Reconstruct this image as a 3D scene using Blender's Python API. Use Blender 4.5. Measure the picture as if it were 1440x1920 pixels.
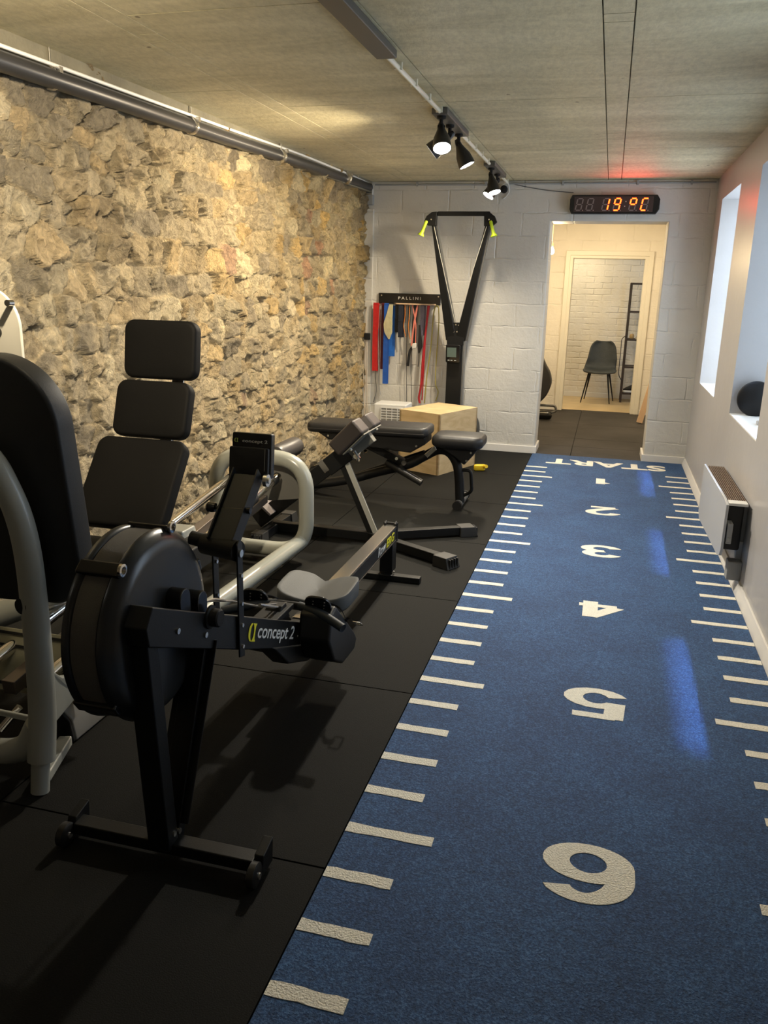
import bpy, bmesh, math, random
import numpy as np
from mathutils import Vector, Matrix
random.seed(7)
scene = bpy.context.scene
for o in list(bpy.data.objects): bpy.data.objects.remove(o)
COL = scene.collection
V = Vector
PI = math.pi

# ------------------------------------------------------------------ camera, world, lights, exposure
cd = bpy.data.cameras.new('camera'); cam = bpy.data.objects.new('camera', cd); COL.objects.link(cam)
def rotm(yaw, pit, rol):
    return (Matrix.Rotation(yaw, 3, 'Z') @ Matrix.Rotation(pit, 3, 'X') @ Matrix.Rotation(rol, 3, 'Y'))
R3 = rotm(0.2570, -0.2678, -0.0242)
right, fwd, up = R3.col[0], R3.col[1], R3.col[2]
M = Matrix(((right.x, up.x, -fwd.x), (right.y, up.y, -fwd.y), (right.z, up.z, -fwd.z))).to_4x4()
M.translation = V((0.6171, -7.9925, 1.5416))
cam.matrix_world = M
cd.sensor_fit = 'HORIZONTAL'; cd.sensor_width = 36.0; cd.lens = 1532.4 / 1440 * 36.0
cd.clip_start = 0.05
scene.camera = cam
scene.view_settings.view_transform = 'Standard'
scene.view_settings.look = 'None'
scene.view_settings.gamma = 1.0
scene.view_settings.use_curve_mapping = False
scene.view_settings.exposure = 1.33

w = bpy.data.worlds.new('daylight'); scene.world = w; w.use_nodes = True
w.node_tree.nodes['Background'].inputs[0].default_value = (0.55, 0.75, 1.0, 1)
w.node_tree.nodes['Background'].inputs[1].default_value = 0.8

def light(kind, name, loc, energy, color, target=None, **kw):
    l = bpy.data.lights.new(name, kind); l.energy = energy; l.color = color
    for k, v in kw.items(): setattr(l, k, v)
    o = bpy.data.objects.new(name, l); COL.objects.link(o); o.location = loc
    if target is not None:
        d = V(target) - V(loc)
        o.rotation_euler = d.to_track_quat('-Z', 'Y').to_euler()
    return o
WARM = (1.0, 0.82, 0.56); WHITE = (1.0, 0.91, 0.76); DAY = (0.80, 0.90, 1.0)
# daylight through the three deep windows in the right wall (y from, y to, strength)
WIN = [(-1.44, -0.39, 1.0), (-3.37, -2.31, 0.28), (-5.30, -4.23, 0.6)]
for i, (ya, yb, s) in enumerate(WIN):
    light('AREA', 'daylight_window', (1.90, (ya+yb)/2, 1.55), 9*s, DAY, (0.9, (ya+yb)/2, 1.50), shape='RECTANGLE', size=1.0, size_y=1.5)
    light('AREA', 'daylight_shaft', (1.84, (ya+yb)/2, 1.82), 0.16*s+.22, (0.40, 0.60, 1.0), (1.07, (ya+yb)/2, 0.0),
          shape='RECTANGLE', size=1.0, size_y=0.04, spread=math.radians(6))
# rooms beyond the doorway
light('AREA', 'rear_room_light', (-0.1, 4.2, 2.35), 6.5, (1.0, 0.82, 0.52), (0.4, 4.3, 0), size=0.35)
light('AREA', 'middle_room_fill', (0.5, 1.8, 2.42), 9, (1.0, 0.86, 0.62), (0.5, 1.9, 0), size=0.5)  # extra unseen lamp added to fill the middle room beside the bulb

# ------------------------------------------------------------------ materials
MATS = {}
def mat(name, col, rough=0.5, metal=0.0, bump=0.0, bscale=80, var=0.0, vscale=6, spec=None, coat=0.0, emis=None, estr=0):
    if name in MATS: return MATS[name]
    m = bpy.data.materials.new(name); m.use_nodes = True; nt = m.node_tree; N = nt.nodes; L = nt.links
    b = N['Principled BSDF']
    b.inputs['Base Color'].default_value = (*col, 1); b.inputs['Roughness'].default_value = rough; b.inputs['Metallic'].default_value = metal
    if spec is not None: b.inputs['Specular IOR Level'].default_value = spec
    if coat: b.inputs['Coat Weight'].default_value = coat; b.inputs['Coat Roughness'].default_value = 0.15
    if emis: b.inputs['Emission Color'].default_value = (*emis, 1); b.inputs['Emission Strength'].default_value = estr
    if bump or var:
        tc = N.new('ShaderNodeTexCoord')
    if var:
        n = N.new('ShaderNodeTexNoise'); n.inputs['Scale'].default_value = vscale; n.inputs['Detail'].default_value = 5
        L.new(tc.outputs['Object'], n.inputs['Vector'])
        mr = N.new('ShaderNodeMapRange'); mr.inputs['From Min'].default_value = .3; mr.inputs['From Max'].default_value = .7
        mr.inputs['To Min'].default_value = 1-var; mr.inputs['To Max'].default_value = 1+var; L.new(n.outputs['Fac'], mr.inputs['Value'])
        mx = N.new('ShaderNodeVectorMath'); mx.operation = 'SCALE'; mx.inputs[0].default_value = col
        L.new(mr.outputs[0], mx.inputs['Scale']); L.new(mx.outputs[0], b.inputs['Base Color'])
    if bump:
        n = N.new('ShaderNodeTexNoise'); n.inputs['Scale'].default_value = bscale; n.inputs['Detail'].default_value = 6
        L.new(tc.outputs['Object'], n.inputs['Vector'])
        bp = N.new('ShaderNodeBump'); bp.inputs['Strength'].default_value = bump; bp.inputs['Distance'].default_value = 0.01
        L.new(n.outputs['Fac'], bp.inputs['Height']); L.new(bp.outputs[0], b.inputs['Normal'])
    MATS[name] = m; return m

BLACKP = mat('black powder coat', (0.007, 0.0075, 0.008), 0.42, bump=.08, bscale=400, spec=.32)
BLACKG = mat('gloss black plastic', (0.008, 0.008, 0.009), 0.25)
BLACKM = mat('matt black plastic', (0.008, 0.008, 0.008), 0.6, bump=.1, bscale=300, spec=.3)
LEATHER = mat('black upholstery', (0.0035, 0.0035, 0.0035), 0.65, bump=.12, bscale=500, spec=.12)
LEATHERB = mat('satin black upholstery', (0.014, 0.014, 0.015), 0.42, bump=.12, bscale=500, spec=.4)
GREYT = mat('silver grey paint', (0.27, 0.28, 0.25), 0.28, coat=.3, var=.04)
GREYD = mat('dark grey paint', (0.13, 0.13, 0.125), 0.4)
CHROME = mat('chrome', (0.75, 0.72, 0.68), 0.12, 1.0)
STEEL = mat('brushed steel', (0.62, 0.60, 0.56), 0.22, 1.0)
BOLT = mat('zinc bolt', (0.85, 0.84, 0.8), 0.25, 1.0)
SEATG = mat('grey rubber seat', (0.085, 0.09, 0.09), 0.6, bump=.1, bscale=300)
YELLOW = mat('yellow print', (0.85, 0.78, 0.02), 0.5)
WHITEP = mat('white print', (0.75, 0.75, 0.72), 0.5)
LIME = mat('lime green grip', (0.55, 0.75, 0.03), 0.45)
WHITEPL = mat('white plastic', (0.75, 0.75, 0.73), 0.45)
GREYPL = mat('grey plastic', (0.32, 0.33, 0.33), 0.5)

def node_mat(name):
    m = bpy.data.materials.new(name); m.use_nodes = True; MATS[name] = m
    return m, m.node_tree.nodes, m.node_tree.links, m.node_tree.nodes['Principled BSDF']
def ramp(N, stops):
    r = N.new('ShaderNodeValToRGB'); e = r.color_ramp.elements
    while len(e) > 1: e.remove(e[-1])
    e[0].position = stops[0][0]; e[0].color = (*stops[0][1], 1)
    for p, c in stops[1:]:
        x = e.new(p); x.color = (*c, 1)
    return r
def noise(N, L, vec, scale, detail=6, rough=.55, dist=0):
    n = N.new('ShaderNodeTexNoise'); n.inputs['Scale'].default_value = scale; n.inputs['Detail'].default_value = detail
    n.inputs['Roughness'].default_value = rough; n.inputs['Distortion'].default_value = dist
    if vec is not None: L.new(vec, n.inputs['Vector'])
    return n

def concrete():
    m, N, L, b = node_mat('raw concrete')
    tc = N.new('ShaderNodeTexCoord'); mp = N.new('ShaderNodeMapping'); mp.inputs['Scale'].default_value = (1, .45, 1)
    L.new(tc.outputs['Object'], mp.inputs[0])
    mp2 = N.new('ShaderNodeMapping'); mp2.inputs['Scale'].default_value = (.6, 2.6, 1); L.new(tc.outputs['Object'], mp2.inputs[0])
    n1 = noise(N, L, mp2.outputs[0], 1.6, 9, .62, .6)
    r = ramp(N, [(.28, (.43, .385, .24)), (.45, (.56, .505, .325)), (.6, (.65, .59, .395)), (.78, (.74, .68, .48))])
    L.new(n1.outputs['Fac'], r.inputs[0])
    n2 = noise(N, L, mp.outputs[0], 40, 8, .7)
    mx = N.new('ShaderNodeMix'); mx.data_type = 'RGBA'; mx.blend_type = 'MULTIPLY'; mx.inputs[0].default_value = .5
    r2 = ramp(N, [(.35, (.7, .7, .7)), (.6, (1.1, 1.1, 1.1))]); L.new(n2.outputs['Fac'], r2.inputs[0])
    L.new(r.outputs[0], mx.inputs[6]); L.new(r2.outputs[0], mx.inputs[7])
    # small dark pits
    v = N.new('ShaderNodeTexVoronoi'); v.inputs['Scale'].default_value = 3.2; L.new(tc.outputs['Object'], v.inputs['Vector'])
    nn = noise(N, L, tc.outputs['Object'], 60, 3)
    ad = N.new('ShaderNodeMath'); ad.operation = 'ADD'; L.new(v.outputs['Distance'], ad.inputs[0])
    sc = N.new('ShaderNodeMath'); sc.operation = 'MULTIPLY'; sc.inputs[1].default_value = .08; L.new(nn.outputs['Fac'], sc.inputs[0]); L.new(sc.outputs[0], ad.inputs[1])
    r3 = ramp(N, [(.07, (.25, .22, .18)), (.085, (1, 1, 1))]); L.new(ad.outputs[0], r3.inputs[0])
    m2 = N.new('ShaderNodeMix'); m2.data_type = 'RGBA'; m2.blend_type = 'MULTIPLY'; m2.inputs[0].default_value = .9
    L.new(mx.outputs[2], m2.inputs[6]); L.new(r3.outputs[0], m2.inputs[7]); L.new(m2.outputs[2], b.inputs['Base Color'])
    b.inputs['Roughness'].default_value = .62
    bp = N.new('ShaderNodeBump'); bp.inputs['Strength'].default_value = .35; bp.inputs['Distance'].default_value = .01
    L.new(n2.outputs['Fac'], bp.inputs['Height']); L.new(bp.outputs[0], b.inputs['Normal'])
    return m
CONC = concrete()

def blockwall(name, col, bw, bh, rough=.55, strength=.5, offset=0.0, axis='x', mort=.010, zoff=0):
    m, N, L, b = node_mat(name)
    tc = N.new('ShaderNodeTexCoord'); sx = N.new('ShaderNodeSeparateXYZ'); cx = N.new('ShaderNodeCombineXYZ')
    L.new(tc.outputs['Object'], sx.inputs[0]); L.new(sx.outputs['X' if axis == 'x' else 'Y'], cx.inputs[0]); L.new(sx.outputs['Z'], cx.inputs[1])
    n0 = noise(N, L, tc.outputs['Object'], 7, 3)
    va = N.new('ShaderNodeVectorMath'); va.operation = 'MULTIPLY_ADD'; va.inputs[1].default_value = (.035, .035, 0)
    L.new(n0.outputs['Color'], va.inputs[0]); L.new(cx.outputs[0], va.inputs[2])
    br = N.new('ShaderNodeTexBrick'); br.inputs['Scale'].default_value = 1; br.inputs['Brick Width'].default_value = bw
    br.inputs['Row Height'].default_value = bh; br.inputs['Mortar Size'].default_value = mort; br.inputs['Mortar Smooth'].default_value = .9
    br.inputs['Color1'].default_value = (1, 1, 1, 1); br.inputs['Color2'].default_value = (.93, .93, .93, 1); br.inputs['Mortar'].default_value = (0, 0, 0, 1)
    L.new(va.outputs[0], br.inputs['Vector'])
    n1 = noise(N, L, tc.outputs['Object'], 26, 8, .6)
    n2 = noise(N, L, tc.outputs['Object'], 2.2, 5, .5)
    n3 = noise(N, L, tc.outputs['Object'], 5, 6, .6)
    mu = N.new('ShaderNodeMath'); mu.operation = 'MULTIPLY'; r3 = ramp(N, [(.40, (0, 0, 0)), (.62, (1, 1, 1))])
    L.new(n3.outputs['Fac'], r3.inputs[0])
    inv = N.new('ShaderNodeMath'); inv.operation = 'MULTIPLY_ADD'; inv.inputs[1].default_value = -.8; inv.inputs[2].default_value = 0
    L.new(br.outputs['Fac'], mu.inputs[0]); L.new(r3.outputs[0], mu.inputs[1]); L.new(mu.outputs[0], inv.inputs[0])
    ad = N.new('ShaderNodeMath'); ad.operation = 'MULTIPLY_ADD'; ad.inputs[1].default_value = .7
    L.new(n1.outputs['Fac'], ad.inputs[0]); L.new(inv.outputs[0], ad.inputs[2])
    bp = N.new('ShaderNodeBump'); bp.inputs['Strength'].default_value = strength; bp.inputs['Distance'].default_value = .012
    L.new(ad.outputs[0], bp.inputs['Height']); L.new(bp.outputs[0], b.inputs['Normal'])
    r = ramp(N, [(.3, tuple(c*.92 for c in col)), (.7, tuple(min(1, c*1.05) for c in col))]); L.new(n2.outputs['Fac'], r.inputs[0])
    L.new(r.outputs[0], b.inputs['Base Color']); b.inputs['Roughness'].default_value = rough
    return m
PAINTF = blockwall('white painted blockwork', (.64, .625, .58), .46, .205, .5, .6)
PAINTB = blockwall('cream painted brickwork', (.82, .78, .70), .25, .085, .6, .75, mort=.012)
PAINTM = blockwall('white painted coarse blockwork', (.84, .80, .72), .42, .2, .6, .6)
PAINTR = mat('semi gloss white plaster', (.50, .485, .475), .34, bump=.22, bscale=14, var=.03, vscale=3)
PAINTW = mat('white window reveal', (.80, .82, .82), .5, bump=.1, bscale=30)
PLASTER = mat('white gloss trim', (.80, .78, .74), .4, bump=.05, bscale=60)

def rubber(name, col, var, speck):
    m, N, L, b = node_mat(name)
    tc = N.new('ShaderNodeTexCoord')
    n1 = noise(N, L, tc.outputs['Object'], 1.3, 6, .6); n2 = noise(N, L, tc.outputs['Object'], 260, 2)
    r = ramp(N, [(.3, tuple(c*(1-var) for c in col)), (.7, tuple(c*(1+var) for c in col))]); L.new(n1.outputs['Fac'], r.inputs[0])
    r2 = ramp(N, [(.5, (1, 1, 1)), (.72, (speck, speck, speck))]); L.new(n2.outputs['Fac'], r2.inputs[0])
    mx = N.new('ShaderNodeMix'); mx.data_type = 'RGBA'; mx.blend_type = 'MULTIPLY'; mx.inputs[0].default_value = 1
    L.new(r.outputs[0], mx.inputs[6]); L.new(r2.outputs[0], mx.inputs[7]); L.new(mx.outputs[2], b.inputs['Base Color'])
    b.inputs['Roughness'].default_value = .75; b.inputs['Specular IOR Level'].default_value = .15
    bp = N.new('ShaderNodeBump'); bp.inputs['Strength'].default_value = .25; bp.inputs['Distance'].default_value = .004
    L.new(n2.outputs['Fac'], bp.inputs['Height']); L.new(bp.outputs[0], b.inputs['Normal'])
    return m
RUBBER = rubber('black rubber mat', (.0055, .0056, .0048), .2, 1.9)
RUBBER2 = rubber('worn dark rubber mat', (.052, .048, .046), .3, 1.5)

def turf():
    m, N, L, b = node_mat('blue turf pile')
    tc = N.new('ShaderNodeTexCoord')
    n1 = noise(N, L, tc.outputs['Object'], 160, 3, .7); n2 = noise(N, L, tc.outputs['Object'], 3.2, 5, .6); n3 = noise(N, L, tc.outputs['Object'], 45, 4, .7)
    r = ramp(N, [(.33, (.010, .035, .105)), (.5, (.021, .073, .195)), (.68, (.068, .15, .34))]); L.new(n1.outputs['Fac'], r.inputs[0])
    r2 = ramp(N, [(.3, (.75, .75, .78)), (.7, (1.2, 1.2, 1.15))]); L.new(n2.outputs['Fac'], r2.inputs[0])
    r3 = ramp(N, [(.3, (.7, .7, .7)), (.7, (1.25, 1.25, 1.25))]); L.new(n3.outputs['Fac'], r3.inputs[0])
    mx = N.new('ShaderNodeMix'); mx.data_type = 'RGBA'; mx.blend_type = 'MULTIPLY'; mx.inputs[0].default_value = 1
    my = N.new('ShaderNodeMix'); my.data_type = 'RGBA'; my.blend_type = 'MULTIPLY'; my.inputs[0].default_value = 1
    L.new(r.outputs[0], mx.inputs[6]); L.new(r2.outputs[0], mx.inputs[7]); L.new(mx.outputs[2], my.inputs[6]); L.new(r3.outputs[0], my.inputs[7])
    L.new(my.outputs[2], b.inputs['Base Color'])
    b.inputs['Roughness'].default_value = .7; b.inputs['Specular IOR Level'].default_value = .3
    b.inputs['Sheen Weight'].default_value = .12; b.inputs['Sheen Tint'].default_value = (.35, .55, 1, 1)
    bp = N.new('ShaderNodeBump'); bp.inputs['Strength'].default_value = .8; bp.inputs['Distance'].default_value = .006
    L.new(n1.outputs['Fac'], bp.inputs['Height']); L.new(bp.outputs[0], b.inputs['Normal'])
    return m
TURF = turf()
TURFW = mat('white turf pile', (.92, .89, .78), .8, bump=.8, bscale=200, var=.12, vscale=150)

def ply():
    m, N, L, b = node_mat('birch plywood')
    tc = N.new('ShaderNodeTexCoord'); mp = N.new('ShaderNodeMapping'); mp.inputs['Scale'].default_value = (1.2, 1.2, 7)
    L.new(tc.outputs['Object'], mp.inputs[0]); n1 = noise(N, L, mp.outputs[0], 2.2, 6, .6, 1.2)
    r = ramp(N, [(.3, (.50, .35, .17)), (.55, (.62, .46, .25)), (.75, (.70, .54, .32))]); L.new(n1.outputs['Fac'], r.inputs[0])
    L.new(r.outputs[0], b.inputs['Base Color']); b.inputs['Roughness'].default_value = .5
    return m
PLY = ply()
WOODF = mat('light laminate floor', (.62, .47, .26), .4, var=.12, vscale=4)
PINE = mat('planed pine', (.68, .47, .30), .55, var=.08, vscale=5)

def stone_mat():
    m, N, L, b = node_mat('rubble sandstone')
    at = N.new('ShaderNodeVertexColor'); at.layer_name = 'stone'
    tc = N.new('ShaderNodeTexCoord')
    n1 = noise(N, L, tc.outputs['Object'], 22, 9, .68, .8); n2 = noise(N, L, tc.outputs['Object'], 90, 6, .7)
    r = ramp(N, [(.28, (.45, .43, .40)), (.5, (.95, .95, .95)), (.72, (1.45, 1.42, 1.35))]); L.new(n1.outputs['Fac'], r.inputs[0])
    mx = N.new('ShaderNodeMix'); mx.data_type = 'RGBA'; mx.blend_type = 'MULTIPLY'; mx.inputs[0].default_value = .9
    L.new(at.outputs['Color'], mx.inputs[6]); L.new(r.outputs[0], mx.inputs[7]); L.new(mx.outputs[2], b.inputs['Base Color'])
    b.inputs['Roughness'].default_value = .85
    ad = N.new('ShaderNodeMath'); ad.operation = 'MULTIPLY_ADD'; ad.inputs[1].default_value = .6
    L.new(n2.outputs['Fac'], ad.inputs[0]); L.new(n1.outputs['Fac'], ad.inputs[2])
    bp = N.new('ShaderNodeBump'); bp.inputs['Strength'].default_value = 1.0; bp.inputs['Distance'].default_value = .055
    L.new(ad.outputs[0], bp.inputs['Height']); L.new(bp.outputs[0], b.inputs['Normal'])
    return m
STONE = stone_mat()
def glass():
    m, N, L, b = node_mat('window glass')
    N.remove(b); t = N.new('ShaderNodeBsdfTransparent'); g = N.new('ShaderNodeBsdfGlossy'); g.inputs['Roughness'].default_value = .02
    mx = N.new('ShaderNodeMixShader'); mx.inputs[0].default_value = .07
    L.new(t.outputs[0], mx.inputs[1]); L.new(g.outputs[0], mx.inputs[2]); L.new(mx.outputs[0], N['Material Output'].inputs[0])
    return m
GLASS = glass()
def emat(name, col, s):
    return mat(name, (0, 0, 0), .5, emis=col, estr=s)

# ------------------------------------------------------------------ mesh helpers
def cr(pts, n=6, closed=False):
    P = [V(p) for p in pts]; out = []; m = len(P)
    rng = range(m if closed else m-1)
    for i in rng:
        p0 = P[(i-1) % m] if (closed or i > 0) else P[i]*2-P[i+1]
        p1 = P[i]; p2 = P[(i+1) % m]
        p3 = P[(i+2) % m] if (closed or i+2 < m) else p2*2-p1
        for k in range(n):
            t = k/n
            out.append(.5*((2*p1)+(p2-p0)*t+(2*p0-5*p1+4*p2-p3)*t*t+(3*p1-p0-3*p2+p3)*t**3))
    if not closed: out.append(P[-1])
    return out
def fillet(pts, r, n=6, closed=False):
    P = [V(p) for p in pts]; out = []; m = len(P)
    for i in range(m):
        if not closed and i in (0, m-1): out.append(P[i]); continue
        a = P[(i-1) % m]; b = P[i]; c = P[(i+1) % m]
        da = (a-b); dc = (c-b); rr = min(r, da.length*.49, dc.length*.49)
        s = b+da.normalized()*rr; e = b+dc.normalized()*rr
        for k in range(n+1):
            t = k/n; out.append((1-t)**2*s+2*t*(1-t)*b+t*t*e)
    return out
def frame_of(d):
    d = d.normalized(); a = V((0, 0, 1)) if abs(d.z) < .9 else V((1, 0, 0))
    u = d.cross(a).normalized(); return u, d.cross(u).normalized()

ORG = {}
class MB:
    def __init__(s): s.bm = bmesh.new(); s.mi = 0
    def add(s, verts, faces):
        vs = [s.bm.verts.new(v) for v in verts]
        for f in faces:
            try:
                F = s.bm.faces.new([vs[i] for i in f]); F.material_index = s.mi
            except ValueError: pass
        return vs
    def obox(s, c, u, v, w):
        c, u, v, w = V(c), V(u), V(v), V(w)
        vs = [c+a*u+b*v+d*w for a in (-1, 1) for b in (-1, 1) for d in (-1, 1)]
        s.add(vs, [(0, 1, 3, 2), (4, 6, 7, 5), (0, 4, 5, 1), (2, 3, 7, 6), (0, 2, 6, 4), (1, 5, 7, 3)]); return s
    def box(s, x0, x1, y0, y1, z0, z1):
        return s.obox(((x0+x1)/2, (y0+y1)/2, (z0+z1)/2), ((x1-x0)/2, 0, 0), (0, (y1-y0)/2, 0), (0, 0, (z1-z0)/2))
    def bar(s, p0, p1, hw, hh, upv=(0, 0, 1)):       # rectangular bar between points
        p0, p1 = V(p0), V(p1); d = p1-p0; n = d.normalized(); sd = n.cross(V(upv)).normalized(); uu = sd.cross(n)
        return s.obox((p0+p1)/2, d/2, sd*hw, uu*hh)
    def tube(s, pts, r, seg=14, closed=False, cap=True, rs=None):
        P = [V(p) for p in pts]; m = len(P); rings = []
        t0 = (P[1]-P[0]); u, v = frame_of(t0)
        for i in range(m):
            if closed: d = P[(i+1) % m]-P[(i-1) % m]
            else: d = P[min(i+1, m-1)]-P[max(i-1, 0)]
            d = d.normalized(); u = (u-d*u.dot(d)).normalized(); v = d.cross(u)
            rr = rs[i] if rs else r
            rings.append([P[i]+(u*math.cos(2*PI*k/seg)+v*math.sin(2*PI*k/seg))*rr for k in range(seg)])
        vs = [p for R in rings for p in R]; fs = []
        for i in range(m if closed else m-1):
            for k in range(seg):
                a = i*seg+k; b = i*seg+(k+1) % seg; c = ((i+1) % m)*seg+(k+1) % seg; d = ((i+1) % m)*seg+k
                fs.append((a, b, c, d))
        if cap and not closed: fs.append(tuple(range(seg-1, -1, -1))); fs.append(tuple((m-1)*seg+k for k in range(seg)))
        s.add(vs, fs); return s
    def cyl(s, p0, p1, r, r1=None, seg=24): return s.tube([p0, p1], r, seg, rs=[r, r if r1 is None else r1])
    def prism(s, poly, vec):
        n = len(poly); vec = V(vec); vs = [V(p) for p in poly]+[V(p)+vec for p in poly]
        fs = [tuple(range(n)), tuple(range(2*n-1, n-1, -1))]+[(i, i+n, (i+1) % n+n, (i+1) % n) for i in range(n)]
        s.add(vs, fs); return s
    def lathe(s, c, axis, prof, seg=48):
        c, ax = V(c), V(axis).normalized(); u, v = frame_of(ax); vs = []; fs = []
        for (r, h) in prof: vs += [c+ax*h+(u*math.cos(2*PI*k/seg)+v*math.sin(2*PI*k/seg))*max(r, 1e-5) for k in range(seg)]
        for i in range(len(prof)-1):
            for k in range(seg): fs.append((i*seg+k, i*seg+(k+1) % seg, (i+1)*seg+(k+1) % seg, (i+1)*seg+k))
        if prof[0][0] > 1e-4: fs.append(tuple(range(seg-1, -1, -1)))
        if prof[-1][0] > 1e-4: fs.append(tuple((len(prof)-1)*seg+k for k in range(seg)))
        s.add(vs, fs); return s
    def cushion(s, c, u, v, w, hu, hv, hw, rc=.03, re=.012, n=6, crown=0.0):
        c = V(c); u, v, w = V(u).normalized(), V(v).normalized(), V(w).normalized()
        prof = [(re*(1-math.sin(a)), -hw+re*(1-math.cos(a))) for a in [PI/2*(1-k/4) for k in range(5)]]
        prof = [(re*(1-math.sin(PI/2*k/4)), -hw+re*(1-math.cos(PI/2*k/4))) for k in range(5)]
        prof += [(i, -h) for i, h in prof[::-1]]
        def outl(ins):
            a, b = hu-ins, hv-ins; r = max(min(rc, a, b)-ins*.3, .001); o = []
            for (sx, sy, a0) in ((1, 1, 0), (-1, 1, PI/2), (-1, -1, PI), (1, -1, 3*PI/2)):
                for k in range(n+1):
                    t = a0+PI/2*k/n; o.append((sx*(a-r)+r*math.cos(t), sy*(b-r)+r*math.sin(t)))
            return o
        m = 4*(n+1); vs = []; fs = []
        for ins, h in prof: vs += [c+u*x+v*y+w*h for x, y in outl(ins)]
        for i in range(len(prof)-1):
            for k in range(m): fs.append((i*m+k, i*m+(k+1) % m, (i+1)*m+(k+1) % m, (i+1)*m+k))
        b0 = len(vs); vs.append(c-w*hw); fs += [((k+1) % m, k, b0) for k in range(m)]
        t0 = len(vs); vs.append(c+w*(hw+crown)); k0 = (len(prof)-1)*m
        if crown:
            r0 = len(vs)
            vs += [c+u*x*.6+v*y*.6+w*(hw+crown*.8) for x, y in outl(re)]
            fs += [(k0+k, k0+(k+1) % m, r0+(k+1) % m, r0+k) for k in range(m)]; k0 = r0
        fs += [(k0+k, k0+(k+1) % m, t0) for k in range(m)]
        s.add(vs, fs); return s
    def build(s, name, m, parent=None, org=None, bev=0, smooth=True, ang=38, bseg=2):
        bm = s.bm
        bmesh.ops.recalc_face_normals(bm, faces=bm.faces)
        for f in bm.faces: f.smooth = smooth
        a = math.radians(ang)
        for e in bm.edges:
            if len(e.link_faces) == 2 and e.calc_face_angle(0) > a: e.smooth = False
        o0 = V((0, 0, 0))
        if parent is not None: o0 = ORG.get(parent.name, V((0, 0, 0)))
        elif org is not None: o0 = V(org)
        bmesh.ops.translate(bm, verts=bm.verts, vec=-o0)
        me = bpy.data.meshes.new(name); bm.to_mesh(me); bm.free()
        for x in (m if isinstance(m, (list, tuple)) else [m]): me.materials.append(x)
        o = bpy.data.objects.new(name, me); COL.objects.link(o)
        if parent is not None: o.parent = parent
        else: o.location = o0
        ORG[o.name] = o0
        if bev:
            b = o.modifiers.new('bevel', 'BEVEL'); b.width = bev; b.segments = bseg; b.limit_method = 'ANGLE'; b.angle_limit = math.radians(40)
            b.harden_normals = True
        return o

def thing(name, label, cat, loc, group=None):
    o = bpy.data.objects.new(name, None); COL.objects.link(o); o.location = loc; o.empty_display_size = .1
    o['label'] = label; o['category'] = cat
    if group: o['group'] = group
    ORG[o.name] = V(loc); return o
def tag(o, label, cat, group=None):
    o['label'] = label; o['category'] = cat
    if group: o['group'] = group
    return o
def struct(o): o['kind'] = 'structure'; return o

def text_part(body, name, o, ex, ey, width, height, m, parent, bold=.02, shear=0, thick=.0008, org=None, heavy=0):
    """letters laid in a plane: o = lower left corner, ex / ey = unit vectors of reading and up direction"""
    cu = bpy.data.curves.new('t', 'FONT'); cu.body = body; cu.offset = bold; cu.shear = shear; cu.extrude = .5; cu.resolution_u = 6
    t = bpy.data.objects.new('t', cu); COL.objects.link(t)
    dg = bpy.context.evaluated_depsgraph_get(); dg.update()
    me = bpy.data.meshes.new_from_object(t.evaluated_get(dg)); bpy.data.objects.remove(t)
    xs = [v.co.x for v in me.vertices]; ys = [v.co.y for v in me.vertices]
    x0, x1, y0, y1 = min(xs), max(xs), min(ys), max(ys); o = V(o); ex = V(ex).normalized(); ey = V(ey).normalized(); n = ex.cross(ey)
    o0 = ORG.get(parent.name, V((0, 0, 0))) if parent is not None else V(org or (0, 0, 0))
    for v in me.vertices:
        v.co = o+ex*((v.co.x-x0)/(x1-x0)*width)+ey*((v.co.y-y0)/(y1-y0)*height)+n*((v.co.z+.5)*thick)-o0
    if heavy:
        t2 = bmesh.new(); src = me.copy()
        for k, (a, c) in enumerate(((0, 0), (1, 0), (-1, 0), (0, 1), (0, -1), (.7, .7), (-.7, .7), (.7, -.7), (-.7, -.7))):
            n0 = len(t2.verts); t2.from_mesh(src); t2.verts.ensure_lookup_table()
            for v in t2.verts[n0:]:
                q = v.co+o0-o; x = q.dot(ex); y = q.dot(ey); x = heavy+(x/width)*(width-2*heavy); y = heavy+(y/height)*(height-2*heavy)
                v.co = o+ex*(x+a*heavy)+ey*(y+c*heavy)+n*(q.dot(n)-k*.00006)-o0
        t2.to_mesh(me); t2.free()
    me.materials.clear(); me.materials.append(m); me.name = name
    for p in me.polygons: p.material_index = 0
    ob = bpy.data.objects.new(name, me); COL.objects.link(ob)
    if parent is not None: ob.parent = parent
    else: ob.location = o0
    ORG[ob.name] = o0
    return ob

# ------------------------------------------------------------------ the room
H = 2.5165; YF = 0.056; XW = 1.42; YB = -9.6
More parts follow.
